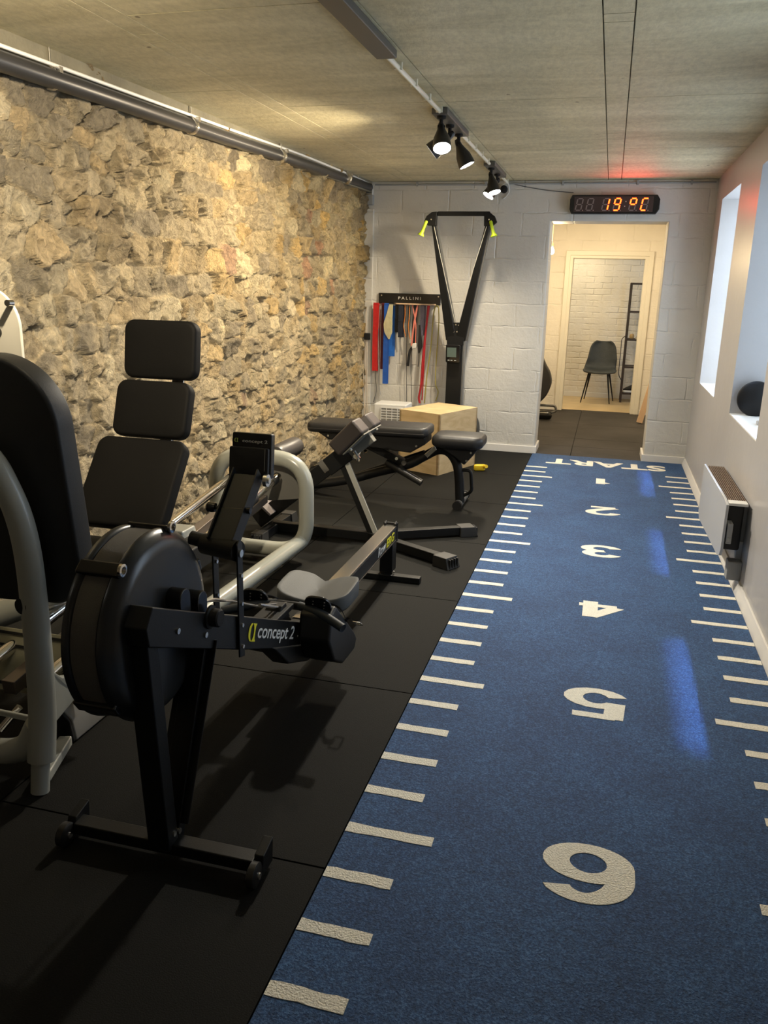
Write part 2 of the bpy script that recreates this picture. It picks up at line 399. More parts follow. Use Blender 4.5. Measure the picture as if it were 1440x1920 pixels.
# left wall of rubble stone: a dense relief
def wallx(y): return -1.735+0.036*(y-YF)
def vnoise(u, v, seed):
    rs = np.random.RandomState(seed); G = rs.rand(256, 256)
    iu = np.floor(u).astype(int); iv = np.floor(v).astype(int); fu = u-iu; fv = v-iv
    fu = fu*fu*(3-2*fu); fv = fv*fv*(3-2*fv); g = lambda a, b: G[a % 256, b % 256]
    return (g(iu, iv)*(1-fu)+g(iu+1, iv)*fu)*(1-fv)+(g(iu, iv+1)*(1-fu)+g(iu+1, iv+1)*fu)*fv
def fbm(u, v, seed, oct=4):
    a = 0; s = .5; t = 0
    for i in range(oct): a = a+s*vnoise(u*2**i, v*2**i, seed+i); t += s; s *= .55
    return a/t
def cellsof(u, v, seeds, ay):
    f1 = np.full(u.shape, 9.); f2 = np.full(u.shape, 9.); idx = np.zeros(u.shape, int)
    order = np.argsort(seeds[:, 0]); S = seeds[order]
    for k in range(len(S)):
        su, sv = S[k, 0], S[k, 1]
        d = np.full(u.shape, 9.); msk = (np.abs(u-su) < .34) & (np.abs(v-sv) < .34)
        if not msk.any(): continue
        dd = np.sqrt(((u[msk]-su)/S[k, 2])**2+((v[msk]-sv)*ay/S[k, 2])**2)
        a = f1[msk]; b = f2[msk]; ii = idx[msk]; nb = np.where(dd < a, a, np.minimum(b, dd)); ii = np.where(dd < a, k, ii)
        f2[msk] = nb; f1[msk] = np.minimum(a, dd); idx[msk] = ii
    return f1, f2, idx, S
def stone_wall():
    rs = np.random.RandomState(11); Y0, Y1 = -7.4, YF
    nu = int((Y1-Y0)/.0095); nv = int(H/.0095)
    yy = np.linspace(Y0, Y1, nu); zz = np.linspace(0, H, nv); U, W_ = np.meshgrid(yy, zz, indexing='ij')
    seeds = []; z = -.05
    while z < H+.1:
        h = rs.uniform(.085, .17); y = Y0-.2-rs.rand()*.2
        while y < Y1+.2:
            wd = rs.uniform(.09, .25) if rs.rand() > .25 else rs.uniform(.06, .1)
            seeds.append((y+wd/2+rs.uniform(-.02, .02), z+h/2+rs.uniform(-.03, .03), .82+.35*rs.rand())); y += wd
        z += h
    seeds = np.array(seeds)
    wu = U+(fbm(U*9, W_*9, 3)-.5)*.07; wv = W_+(fbm(U*9, W_*9, 31)-.5)*.06
    f1, f2, idx, S = cellsof(wu, wv, seeds, 1.35)
    e = f2-f1
    n = len(S); tilt = rs.uniform(-.36, .36, (n, 2)); off = rs.uniform(-.018, .024, n)
    # facets inside each stone
    fs = np.stack([rs.uniform(Y0-.1, Y1+.1, 3800), rs.uniform(-.1, H+.1, 3800), rs.uniform(.8, 1.2, 3800)], 1)
    g1, g2, gi, GS = cellsof(U+(fbm(U*20, W_*20, 5)-.5)*.05, W_+(fbm(U*20, W_*20, 51)-.5)*.05, fs, 1.0)
    ft = rs.uniform(-.5, .5, (len(GS), 2)); fac = ft[gi, 0]*(U-GS[gi, 0])+ft[gi, 1]*(W_-GS[gi, 1])
    jn = np.clip(e/.020, 0, 1); jn = jn*jn*(3-2*jn)
    smear = np.clip((1.75-W_)*.75+ (fbm(U*1.6, W_*1.6, 77)-.5)*2.2, 0, 1)        # mortar dragged over the lower stones
    rel = 1-.5*smear
    top = .036+off[idx]+tilt[idx, 0]*(U-S[idx, 0])+tilt[idx, 1]*(W_-S[idx, 1])+fac*.9
    hgt = jn*top*rel+(fbm(U*16, W_*16, 8)-.5)*.024+(fbm(U*44, W_*44, 9)-.5)*.018-.034+.012*smear
    X = wallx(U)+hgt
    pal = np.array([(.42, .29, .125), (.52, .33, .10), (.40, .30, .165), (.34, .265, .16), (.48, .38, .22), (.27, .21, .135), (.46, .34, .17), (.36, .19, .10), (.56, .44, .24)])
    pr = np.array([.17, .16, .19, .15, .13, .09, .13, .015, .035]); ci = rs.choice(len(pal), n, p=pr/pr.sum())
    colr = pal[ci]*rs.uniform(1.1, 1.6, (n, 1))*np.array([.99, 1.0, .93])
    ps = (1-.35*np.clip((1.9-W_)/1.9, 0, 1))[..., None]
    c = colr[idx]
    grey = c.mean(-1, keepdims=True)*np.array([1.06, .98, .80])
    sat = np.clip(.55+(U+3.5)*.13, .35, .95)[..., None]*ps
    c = c*sat+grey*(1-sat)
    mort = np.array([.68, .56, .36])*(0.75+.5*fbm(U*7, W_*7, 21)[..., None])  # real mortar, toned paler to stand in for light low on the wall
    mf = np.clip(1-jn+smear*.9*np.clip(fbm(U*11, W_*11, 41)*2.6-1.0, 0, 1), 0, 1)[..., None]
    c = c*(1-mf)+mort*mf
    me = bpy.data.meshes.new('wall_left')
    co = np.stack([X, U, W_], -1).reshape(-1, 3)
    I = np.arange(nu*nv).reshape(nu, nv)
    q = np.stack([I[:-1, :-1], I[:-1, 1:], I[1:, 1:], I[1:, :-1]], -1).reshape(-1, 4)
    me.vertices.add(len(co)); me.vertices.foreach_set('co', co.ravel())
    me.loops.add(q.size); me.loops.foreach_set('vertex_index', q.ravel())
    me.polygons.add(len(q)); me.polygons.foreach_set('loop_start', np.arange(0, q.size, 4)); me.polygons.foreach_set('loop_total', np.full(len(q), 4))
    me.update(calc_edges=True); me.validate()
    at = me.color_attributes.new('stone', 'FLOAT_COLOR', 'POINT')
    at.data.foreach_set('color', np.concatenate([c.reshape(-1, 3), np.ones((len(co), 1))], 1).ravel())
    me.polygons.foreach_set('use_smooth', np.ones(len(q), bool))
    me.materials.append(STONE)
    # make it face +x
    if me.polygons[0].normal.x < 0: me.flip_normals()
    o = bpy.data.objects.new('wall_left', me); COL.objects.link(o); struct(o)
stone_wall()
b = MB(); b.prism([(wallx(YF)-.10, YF, 0), (wallx(YF)-.3, YF, 0), (wallx(YB)-.3, YB, 0), (wallx(YB)-.10, YB, 0)], (0, 0, H)); 
b.prism([(wallx(-7.39), -7.39, 0), (wallx(-7.39)-.2, -7.39, 0), (wallx(YB)-.2, YB, 0), (wallx(YB), YB, 0)], (0, 0, H))
struct(b.build('wall_left_core', mat('rear stone', (.33, .27, .18), .9, bump=.9, bscale=9, var=.3, vscale=9)))

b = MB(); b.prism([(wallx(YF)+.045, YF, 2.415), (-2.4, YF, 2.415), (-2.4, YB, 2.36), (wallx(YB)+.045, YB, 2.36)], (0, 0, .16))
struct(b.build('trim_3', mat('shade darkened concrete', (.17, .155, .11), .8, bump=.5, bscale=30, var=.25, vscale=5), bev=.01))  # beam colour darkened to stand in for the shade above the pipe
# floors
b = MB(); b.box(-2.4, 1.6, YB, YF+.5, -.06, -.012)
xs = [-2.4, -2.09, -1.05, 0.0]; ys = [YB, -8.26, -7.22, -6.185, -5.135, -4.098, -3.085, -2.045, -1.02, YF]
g = .0022
for i in range(3):
    for j in range(len(ys)-1): b.box(xs[i]+g, xs[i+1]-g, ys[j]+g, ys[j+1]-g, -.012, 0)
b.box(0, 1.5, YB, YF, -.012, -.006)
struct(b.build('floor', RUBBER, bev=.0015, bseg=1))
b = MB(); b.box(-1.7, 1.6, YF+.02, 3.42, -.06, -.012)
ys2 = [YF, .60, 1.10, 2.14, 3.18, 3.42]; xs2 = [-1.7, -.66, .365, 1.6]
for i in range(3):
    for j in range(5): b.box(xs2[i]+.003, xs2[i+1]-.003, ys2[j]+.003, ys2[j+1]-.003, -.012, -.001)
struct(b.build('floor_middle_room', RUBBER2))
b = MB(); b.box(-1.6, 2.2, 3.42, 5.1, -.05, .0); struct(b.build('floor_rear_room', WOODF))

# ceiling: cast slabs with open joints
b = MB(); b.box(-2.4, 1.9, YB, YF+.4, H+.02, H+.1); g = .0028
strips = [(-2.4, -1.370, [-7.1, -5.35, -3.67, -2.02, -.62]), (-1.370, -1.262, [-4.65, -4.55, -2.32, -2.24]), (-1.262, -.345, [-6.5, -4.88, -3.25, -1.61]),
          (-.345, .494, [-6.5, -4.88, -3.23, -1.61]), (.494, .607, [-4.57, -4.47, -2.28, -2.20]), (.607, 1.9, [-6.5, -4.80, -3.2, -1.60])]
for k, (x0, x1, cuts) in enumerate(strips):
    cs = [YB]+cuts+[YF+.4]
    for j in range(len(cs)-1): b.box(x0+g, x1-g, cs[j]+g, cs[j+1]-g, H, H+.03)
struct(b.build('ceiling', CONC))

# far wall with the doorway
b = MB(); T = .34
b.prism([(x, YF, z) for x, z in ((-2.3, 0), (.015, 0), (.022, 1.0), (.015, 2.165), (1.045, 2.165), (1.04, 1.0), (1.045, 0), (1.8, 0), (1.8, H), (-2.3, H))], (0, T, 0))
struct(b.build('wall_far', PAINTF, bev=.012))
# right wall with deep window openings
b = MB(); XO = 1.80; ZS, ZT = .805, 2.305
b.box(XW, XO, YB, YF, 0, ZS); b.box(XW, XO, YB, YF, ZT, H)
edges = [YB]
for ya, yb, s in WIN[::-1]: edges += [ya, yb]
edges.append(YF)
for i in range(0, len(edges), 2): b.box(XW, XO, edges[i], edges[i+1], ZS, ZT)
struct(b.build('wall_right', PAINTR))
for i, (ya, yb, s) in enumerate(WIN):
    f = MB(); z0, z1 = ZS, ZT; x0, x1 = 1.735, 1.775
    f.box(x0, x1, ya, yb, z0, z0+.05); f.box(x0, x1, ya, yb, z1-.05, z1); f.box(x0, x1, ya, ya+.05, z0, z1); f.box(x0, x1, yb-.05, yb, z0, z1)
    o = struct(f.build('window_%d' % (i+1), WHITEPL, org=(1.755, (ya+yb)/2, z0), bev=.003))
    p = MB(); p.box(1.753, 1.757, ya+.05, yb-.05, z0+.05, z1-.05); p.build('pane', GLASS, o)
    l = MB(); l.box(XW+.002, 1.735, ya+.001, yb-.001, ZS, ZS+.006); l.build('window_sill', PAINTW, o)
b = MB(); b.box(-2.4, 1.9, YB-.2, YB, 0, H); struct(b.build('wall_back', mat('rear wall', (.55, .52, .47), .7, var=.05)))
# skirting boards
b = MB(); b.box(-1.72, .0, YF-.018, YF, 0, .072); b.box(-.003, .033, YF-.018, YF+T+.02, 0, .072); struct(b.build('baseboard_far_left', PLASTER, bev=.004))
b = MB(); b.box(1.045, XW, YF-.018, YF, 0, .068); b.box(1.027, 1.046, YF-.018, YF+T+.02, 0, .068); struct(b.build('baseboard_far_right', PLASTER, bev=.004))
b = MB(); b.prism([(XW, 0, 0), (XW-.026, 0, 0), (XW-.026, 0, .018), (XW-.016, 0, .045), (XW-.010, 0, .066), (XW, 0, .066)][::1], (0, YB, 0))
struct(b.build('baseboard_right', PLASTER, bev=.002))

# middle room and rear room
b = MB(); y1 = 3.30; y2 = 3.50
b.box(-1.7, .045, y1, y2, 0, H); b.box(1.045, 1.6, y1, y2, 0, H); b.box(.045, 1.045, y1, y2, 2.01, H)
struct(b.build('wall_middle_far', PAINTM))
b = MB(); b.box(-1.8, -1.6, YF+T, y1, 0, H); struct(b.build('wall_middle_left', PAINTM))
b = MB(); b.box(1.47, 1.6, YF+T, y1, 0, H); struct(b.build('wall_middle_right', PAINTM))
b = MB(); b.box(-1.8, 2.3, YF+T, 5.1, H-.04, H+.1); struct(b.build('ceiling_middle', mat('white ceiling', (.75, .72, .66), .8)))
b = MB(); b.box(-1.7, 2.3, 4.95, 5.1, 0, H); struct(b.build('wall_rear', PAINTB))
b = MB(); b.box(2.2, 2.3, y2, 5, 0, H); struct(b.build('wall_rear_right', PAINTB))
b = MB(); b.box(-1.8, -1.6, y2, 5, 0, H); struct(b.build('wall_rear_left', PAINTB))
b = MB()   # door lining and architrave
b.prism([(x, y1-.02, z) for x, z in ((.045, 0), (.098, 0), (.098, 1.965), (.985, 1.965), (.985, 0), (1.045, 0), (1.045, 2.025), (.045, 2.025))], (0, y2-y1+.04, 0))
b.prism([(x, y1-.035, z) for x, z in ((0, 0), (.06, 0), (.06, 2.0), (1.03, 2.0), (1.03, 0), (1.09, 0), (1.09, 2.06), (0, 2.06))], (0, .036, 0))
struct(b.build('trim_1', mat('cream gloss trim', (.82, .79, .70), .4), bev=.006))
b = MB(); b.box(1.09, 1.47, y1-.02, y1, 0, .06); b.box(-1.6, 0, y1-.02, y1, 0, .06); struct(b.build('baseboard_middle', PLASTER, bev=.003))
b = MB(); b.box(-1.6, 2.2, 4.93, 4.95, 0, .07); struct(b.build('baseboard_rear', PLASTER, bev=.003))
b = MB()   # boxed column of trunking in the far left corner
b.box(-1.76, -1.665, YF-.035, YF, .0, 2.27); struct(b.build('trim_2', PAINTF, bev=.006))

# ------------------------------------------------------------------ blue turf track
tr = thing('sprint_track', 'blue turf sprint track with white distance marks along the white wall', 'turf track', (.7, -4.5, 0))
b = MB(); b.box(.0015, 1.3945, YB+.02, YF-.002, -.006, .004); b.build('turf', TURF, tr, bev=.003, bseg=1)
b = MB(); zt, zh = .0035, .0058; rj = random.Random(3)
def mark(x0, x1, y):
    n = 7; P = []; h = .0205
    xs = [x0+(x1-x0)*i/n for i in range(n+1)]
    P = [(x, y-h+rj.uniform(-.0022, .0022), zt) for x in xs]+[(x, y+h+rj.uniform(-.0022, .0022), zt) for x in xs[::-1]]
    b.prism(P, (0, 0, zh-zt))
for k in range(3, 46):
    y = -k*.2
    lng = (k % 5 == 0)
    mark(.004, .262 if lng else .192, y-.0)
    mark(1.136 if lng else 1.212, 1.391, y-.012)
b.build('distance_marks', TURFW, tr)
def arcp(cx, cy, rx, ry, a0, a1, n=14): return [(cx+rx*math.cos(math.radians(a0+(a1-a0)*i/n)), cy+ry*math.sin(math.radians(a0+(a1-a0)*i/n))) for i in range(n+1)]
GL = {1: [[(.66, 0), (.66, 1)], [(.66, .86), (.45, .80), (.22, .74)]],
      2: [arcp(.5, .71, .5, .29, 172, -30)+[(.62, .34), (.02, .03)], [(0, .0), (1, .0)]],
      3: [arcp(.48, .745, .46, .255, 165, -82)+[(.40, .49)], [(.40, .49)]+arcp(.5, .255, .5, .255, 85, -165)],
      4: [[(.74, -.02), (.74, 1.02)], [(0, .24), (1.06, .24)], [(.74, 1.0), (0, .27)]],
      5: [[(.97, 1), (.08, 1)], [(.12, 1.06), (.06, .44)], arcp(.48, .31, .50, .31, 140, -160)],
      6: [arcp(.50, .30, .50, .30, 0, 360, 28), arcp(.56, .52, .56, .48, 180, 50)+[(.96, .83)], [(.0, .52), (.0, .30)]],
      7: [[(0, 1), (1, 1)], [(1, 1), (.55, .5), (.35, 0)]], 8: [arcp(.5, .74, .44, .26, 0, 360, 28), arcp(.5, .25, .5, .25, 0, 360, 28)]}
for k in range(1, 9):
    m = MB(); px_, py_ = .037, .0195; W0, H0 = (.25-2*px_), (.245-2*py_)
    if k == 1: W0 = .20-2*px_
    lev = 0
    for st_ in GL[k]:
        P = [V((x*W0/px_, y*H0/py_, 0)) for x, y in st_]; n_ = len(P); lv = []
        cl = (P[0]-P[-1]).length < 1e-4
        for i, p in enumerate(P):
            a_ = P[i-1] if i > 0 else (P[-2] if cl else p); c_ = P[i+1] if i < n_-1 else (P[1] if cl else p)
            d = (c_-a_).normalized(); nn = V((-d.y, d.x, 0))
            if 0 < i < n_-1:
                d1 = (p-a_).normalized(); nn = nn/max(.6, abs(nn.dot(V((-d1.y, d1.x, 0)))))
            lv.append((p+nn, p-nn))
        zz = .0058-lev*.00008; lev += 1
        tr_ = lambda q, z: V((.822-(.035 if k == 1 else 0)-px_-q.x*px_, -k+.1225-py_-q.y*py_, z))
        vs = []; fs = []
        for a_, c_ in lv: vs += [tr_(a_, zz), tr_(c_, zz), tr_(a_, .0038), tr_(c_, .0038)]
        for i in range(n_-1):
            o_ = 4*i; fs += [(o_, o_+1, o_+5, o_+4), (o_, o_+4, o_+6, o_+2), (o_+1, o_+3, o_+7, o_+5)]
        if not cl: fs += [(0, 2, 3, 1), (4*n_-4, 4*n_-3, 4*n_-1, 4*n_-2)]
        m.add(vs, fs)
    m.build('distance_number', TURFW, tr, smooth=False)
text_part('START', 'start_lettering', (1.232, -.150, .0038), (-1, 0, 0), (0, -1, 0), 1.07, .245, TURFW, tr, bold=.012, thick=.002, heavy=.0075)

# ------------------------------------------------------------------ ceiling services
b = MB(); P = [(wallx(-7.2)+.045, -7.2, 2.36), (-1.845, -4.9, 2.385), (-1.80, -3.0, 2.418), (-1.76, -1.6, 2.445), (-1.715, .02, 2.462)]
pipe = thing('waste_pipe', 'black plastic waste pipe running under the ceiling above the stone wall', 'pipe', (-1.8, -3, 2.4))
b.tube(cr(P, 8), .041, 20); b.build('pipe', mat('black pipe plastic', (.03, .03, .032), .35), pipe)
b = MB()
for y in (-4.55, -3.35, -2.1, -.7):
    xc = wallx(y)+.055; zc = 2.388+(y+4.9)*.0155
    b = MB(); b.lathe((xc, y-.012, zc), (0, 1, 0), [(.042, 0), (.048, .002), (.048, .022), (.042, .024)], 24); b.cyl((xc, y, zc+.04), (xc, y, H), .005)
    b.box(xc+.035, xc+.055, y-.012, y+.012, zc+.02, zc+.045); b.build('pipe_clip', STEEL, pipe)
b = MB(); b.tube(cr([(x+.012, y, z+.054) for x, y, z in P[:-1]]+[(-1.70, -.1, 2.49), (-1.685, .03, 2.45), (-1.69, .045, 2.38)], 8), .0085, 10)
tag(b.build('white_conduit', WHITEPL, org=(-1.8, -3, 2.45)), 'thin white electrical conduit clipped along the top of the black pipe', 'conduit')
b = MB(); b.cushion((-1.705, .028, 2.35), (1, 0, 0), (0, 0, 1), (0, 1, 0), .036, .045, .03, .008, .004)
tag(b.build('junction_box', GREYPL, org=(-1.705, .03, 2.3)), 'small grey junction box in the top corner beside the stone wall', 'junction box')
b = MB(); b.cyl((-1.66, .045, H-.03), (-.47, .045, H-.035), .008); b.cyl((-.38, .045, H-.03), (1.40, .045, H-.03), .007)
for x in (-1.25, -.6, .1, .75, 1.2): b.box(x-.008, x+.008, .03, .056, H-.045, H-.012)
tag(b.build('wall_conduit', GREYPL, org=(0, .05, H-.03)), 'grey conduit running along the top of the far wall under the ceiling', 'conduit')
sj = thing('motion_sensor', 'small black motion sensor with white wires at the top of the far wall', 'sensor', (-.43, .03, 2.44))
b = MB(); b.lathe((-.43, .056, 2.44), (0, -1, 0), [(.034, 0), (.034, .02), (.028, .045), (.0, .05)], 20); b.build('housing', BLACKM, sj)
b = MB(); b.tube(cr([(-.405, .02, H-.01), (-.385, .03, 2.47), (-.38, .04, 2.42), (-.40, .045, 2.385), (-.43, .05, 2.36)], 6), .005, 8)
b.tube(cr([(-.40, .03, H-.02), (-.45, .035, 2.47), (-.47, .04, 2.42)], 6), .004, 8); b.build('wire', WHITEPL, sj)
b = MB(); b.tube(cr([(-.38, .045, 2.49), (-.2, .05, 2.455), (.0, .05, 2.425), (.2, .045, 2.408)], 8), .0035, 8)
tag(b.build('clock_cable', mat('grey cable', (.12, .12, .12), .5), org=(-.1, .05, 2.44)), 'thin dark cable sagging from the sensor to the red clock', 'cable')

# track: conduit with three fixture plates
XT = -.40
b = MB()
b.cyl((XT, -8.6, H-.022), (XT, .03, H-.022), .0115, seg=14)
for k in range(28): 
    y = -8.4+k*.31; b.box(XT-.018, XT+.018, y-.008, y+.008, H-.03, H)
tag(b.build('ceiling_conduit', mat('cream conduit', (.78, .74, .60), .35), org=(XT, -4, H)), 'cream round conduit running along the ceiling between the spotlight bars', 'conduit')
def spotbar(y0, y1, label, heads):
    t = thing('spotlight_bar', label, 'light fixture', (XT, (y0+y1)/2, H), 'spotlight bars on the ceiling')
    m = MB(); m.box(XT-.045, XT+.045, y0, y1, H-.036, H-.003); m.build('mounting_bar', mat('grey lamp bar', (.10, .095, .085), .4), t, bev=.004)
    for (yb_, dirv, en, L_, *cone) in heads:
        d = V(dirv).normalized(); base = V((XT+(.0), yb_, H-.036)); piv = base+V((0, 0, -.06))
        a = MB(); a.cyl(base, piv, .011); a.lathe(base, (0, 0, -1), [(.026, 0), (.026, .012), (.012, .018)], 20)
        ub, _ = frame_of(d); a.cyl(piv-ub*.02, piv+ub*.02, .014)
        arm = a.build('lamp_stem', BLACKM, t)
        h = MB(); c0 = piv-d*.012
        h.lathe(c0, d, [(.012, -.02), (.018, -.005), (.021, .02), (.030, .045), (.046, .085), (.052, .13), (.053, .15), (.049, .15), (.047, .13)], 32)
        hd = h.build('lamp_head', mat('black lamp shell', (.018, .017, .016), .38), t)
        f = MB(); f.lathe(c0+d*.138, d, [(.0481, 0), (.0, .004)], 32); f.build('lamp_lens', emat('lamp lens', (1, .96, .88), 30), hd)
        light('SPOT', 'spot_lamp', c0+d*.158, en, L_, c0+d*2, spot_size=math.radians(cone[0] if cone else 140), spot_blend=.9, shadow_soft_size=.035)
spotbar(-3.12, -2.40, 'three headed black spotlight bar in the middle of the ceiling',
        [(-3.06, (.18, -.50, -.90), 75, WHITE), (-2.80, (-.85, -.10, -.72), 125, WARM), (-2.50, (.42, .02, -.85), 30, WHITE)])
spotbar(-1.15, -.42, 'two headed black spotlight bar nearest the far wall',
        [(-1.02, (.28, -.22, -.90), 36, WHITE, 165), (-.66, (-.42, -.30, -.80), 54, WARM, 165)])
spotbar(-6.25, -4.26, 'spotlight bar at the top edge of the view whose lamps are out of sight',
        [(-6.22, (-.85, .90, -.48), 120, WARM, 105), (-6.1, (-.9, .5, .0), 16, WARM, 110)])
spotbar(-7.9, -7.2, 'unseen spotlight bar added behind the viewer as fill light', [(-7.8, (-1.5, 2.1, -.35), 24, WARM, 45), (-7.3, (-.3, -.4, -.3), 5, WARM)])  # out of view, added to brighten the wall and ceiling

# ------------------------------------------------------------------ LED clock
ck = thing('led_wall_clock', 'black wall clock with glowing red digits above the doorway', 'clock', (.55, .05, 2.22))
b = MB(); P = []
for (x, z) in ((.195, 2.222), (.925, 2.222), (.95, 2.26), (.95, 2.345), (.925, 2.382), (.195, 2.382), (.178, 2.345), (.178, 2.26)): P.append((x, -.02, z))
b.prism(P, (0, .076, 0)); b.build('casing', BLACKG, ck, bev=.006)
b = MB(); b.box(.215, .895, -.0235, -.019, 2.238, 2.368); b.build('display_panel', mat('smoked display', (.045, .030, .028), .3), ck)
def seg7(x, segs, m_, name, hh=.098, ww=.048, z0=2.252, t=.010, yy=-.0245):
    s = MB(); sl = .17
    pts = {'a': ((0, 1), (1, 1)), 'b': ((1, 1), (1, .5)), 'c': ((1, .5), (1, 0)), 'd': ((0, 0), (1, 0)), 'e': ((0, .5), (0, 0)), 'f': ((0, 1), (0, .5)), 'g': ((0, .5), (1, .5))}
    for k in segs:
        (a0, b0), (a1, b1) = pts[k]; A = V((x+a0*ww+sl*b0*hh, yy, z0+b0*hh)); B = V((x+a1*ww+sl*b1*hh, yy, z0+b1*hh)); d = (B-A).normalized(); A = A+d*.006; B = B-d*.006
        s.bar(A, B, .0012, t/2, upv=(0, 0, 1) if abs(d.z) < .5 else (1, 0, 0)) if abs(d.z) < .5 else s.obox((A+B)/2, (B-A)/2, (t/2, 0, 0), (0, .0012, 0))
    return s.build(name, m_, ck)
DIM = mat('unlit segment', (.22, .19, .18), .5); RED = emat('lit red segment', (1, .055, .006), 5)
xs7 = [.229, .322, .458, .556, .690, .790]
lit = ['', '', 'bc', 'abcdfg', 'abfg', 'adef']
for x, l in zip(xs7, lit):
    un = ''.join(c for c in 'abcdefg' if c not in l)
    if un: seg7(x, un, DIM, 'unlit_digit')
    if l: seg7(x, l, RED, 'lit_digit', t=.011)
b = MB()
for z in (2.285, 2.325): b.box(.645+(z-2.25)*.17, .653+(z-2.25)*.17, -.0255, -.0235, z-.004, z+.004)
for x in xs7: b.box(x+.062, x+.068, -.0255, -.0235, 2.248, 2.254)
b.build('colon_dots', mat('pale dot', (.7, .5, .45), .5), ck)
light('AREA', 'clock_glow', (.70, -.032, 2.31), .75, (1, .04, .02), (.70, -1.0, 2.36), shape='RECTANGLE', size=.34, size_y=.09)

# ------------------------------------------------------------------ heater, sockets, sill objects
ht = thing('electric_heater', 'white slim electric wall heater on the right wall', 'heater', (1.36, -3.03, .18))
b = MB(); F = [(1.285, -2.50, .475), (1.285, -3.50, .522), (1.285, -3.575, .50), (1.285, -3.575, .27), (1.285, -3.545, .225), (1.285, -3.43, .195), (1.285, -2.56, .15), (1.285, -2.50, .17)]
F = [(1.288, y, z) for y, z in ((-2.49, .50), (-3.47, .512), (-3.575, .50), (-3.575, .255), (-3.545, .215), (-3.46, .195), (-2.56, .155), (-2.49, .19))]
b.prism(F, (.014, 0, 0)); b.build('front_panel', mat('heater white enamel', (.50, .51, .52), .35), ht, bev=.003)
b = MB(); b.box(1.302, 1.392, -3.50, -2.53, .235, .485); b.build('casing', mat('heater black body', (.01, .01, .01), .6), ht, bev=.012)
b = MB(); b.box(1.303, 1.40, -3.52, -2.52, .485, .492)
for k in range(9): x = 1.312+k*.0105; b.box(x, x+.005, -3.46, -2.53, .490, .499)
b.build('top_grille', mat('bronze grille', (.16, .11, .08), .4, .4), ht)
b = MB(); b.box(1.302, 1.40, -3.545, -3.47, .488, .503); b.build('control_strip', WHITEPL, ht, bev=.003)
b = MB(); b.box(1.308, 1.335, -3.578, -3.50, .29, .40); b.box(1.31, 1.33, -3.582, -3.576, .30, .325); b.build('thermostat_switch', GREYPL, ht, bev=.003)
b = MB(); b.box(1.395, XW, -3.42, -2.7, .26, .46); b.build('wall_bracket', GREYPL, ht)
so = thing('wall_socket', 'grey surface wall socket with short trunking below the heater', 'socket', (1.40, -3.455, .066))
b = MB(); b.cushion((1.384, -3.455, .118), (0, 1, 0), (0, 0, 1), (1, 0, 0), .042, .052, .036, .008, .004); b.build('socket_box', GREYPL, so)
b = MB(); b.box(1.39, XW, -3.435, -3.385, .165, .27); b.build('trunking', mat('pale grey trunking', (.42, .43, .43), .5), so, bev=.002)
b = MB(); b.lathe((1.575, -2.42, .915), (.10, -1, .06), [(0, -.022), (.085, -.022), (.100, -.014), (.104, 0), (.100, .014), (.085, .022), (0, .022)], 48)
b = MB(); b.lathe((1.555, -2.385, .918), (-.1, -1, .0), [(0, -.028), (.095, -.028), (.108, -.018), (.112, 0), (.108, .018), (.095, .028), (0, .028)], 48)
tag(b.build('balance_disc', BLACKM, org=(1.555, -2.385, .81)), 'round black disc standing upright on the deep window sill', 'disc')
b = MB(); b.tube(cr([(1.53, -2.75, .82), (1.54, -2.72, .86), (1.56, -2.70, .93), (1.57, -2.7, 1.0)], 5), .004, 8); b.cushion((1.53, -2.78, .822), (1, 0, 0), (0, 1, 0), (0, 0, 1), .018, .03, .011, .01, .004)
tag(b.build('charger', GREYPL, org=(1.53, -2.75, .81)), 'small grey charger with a cable on the window sill by the black disc', 'charger')

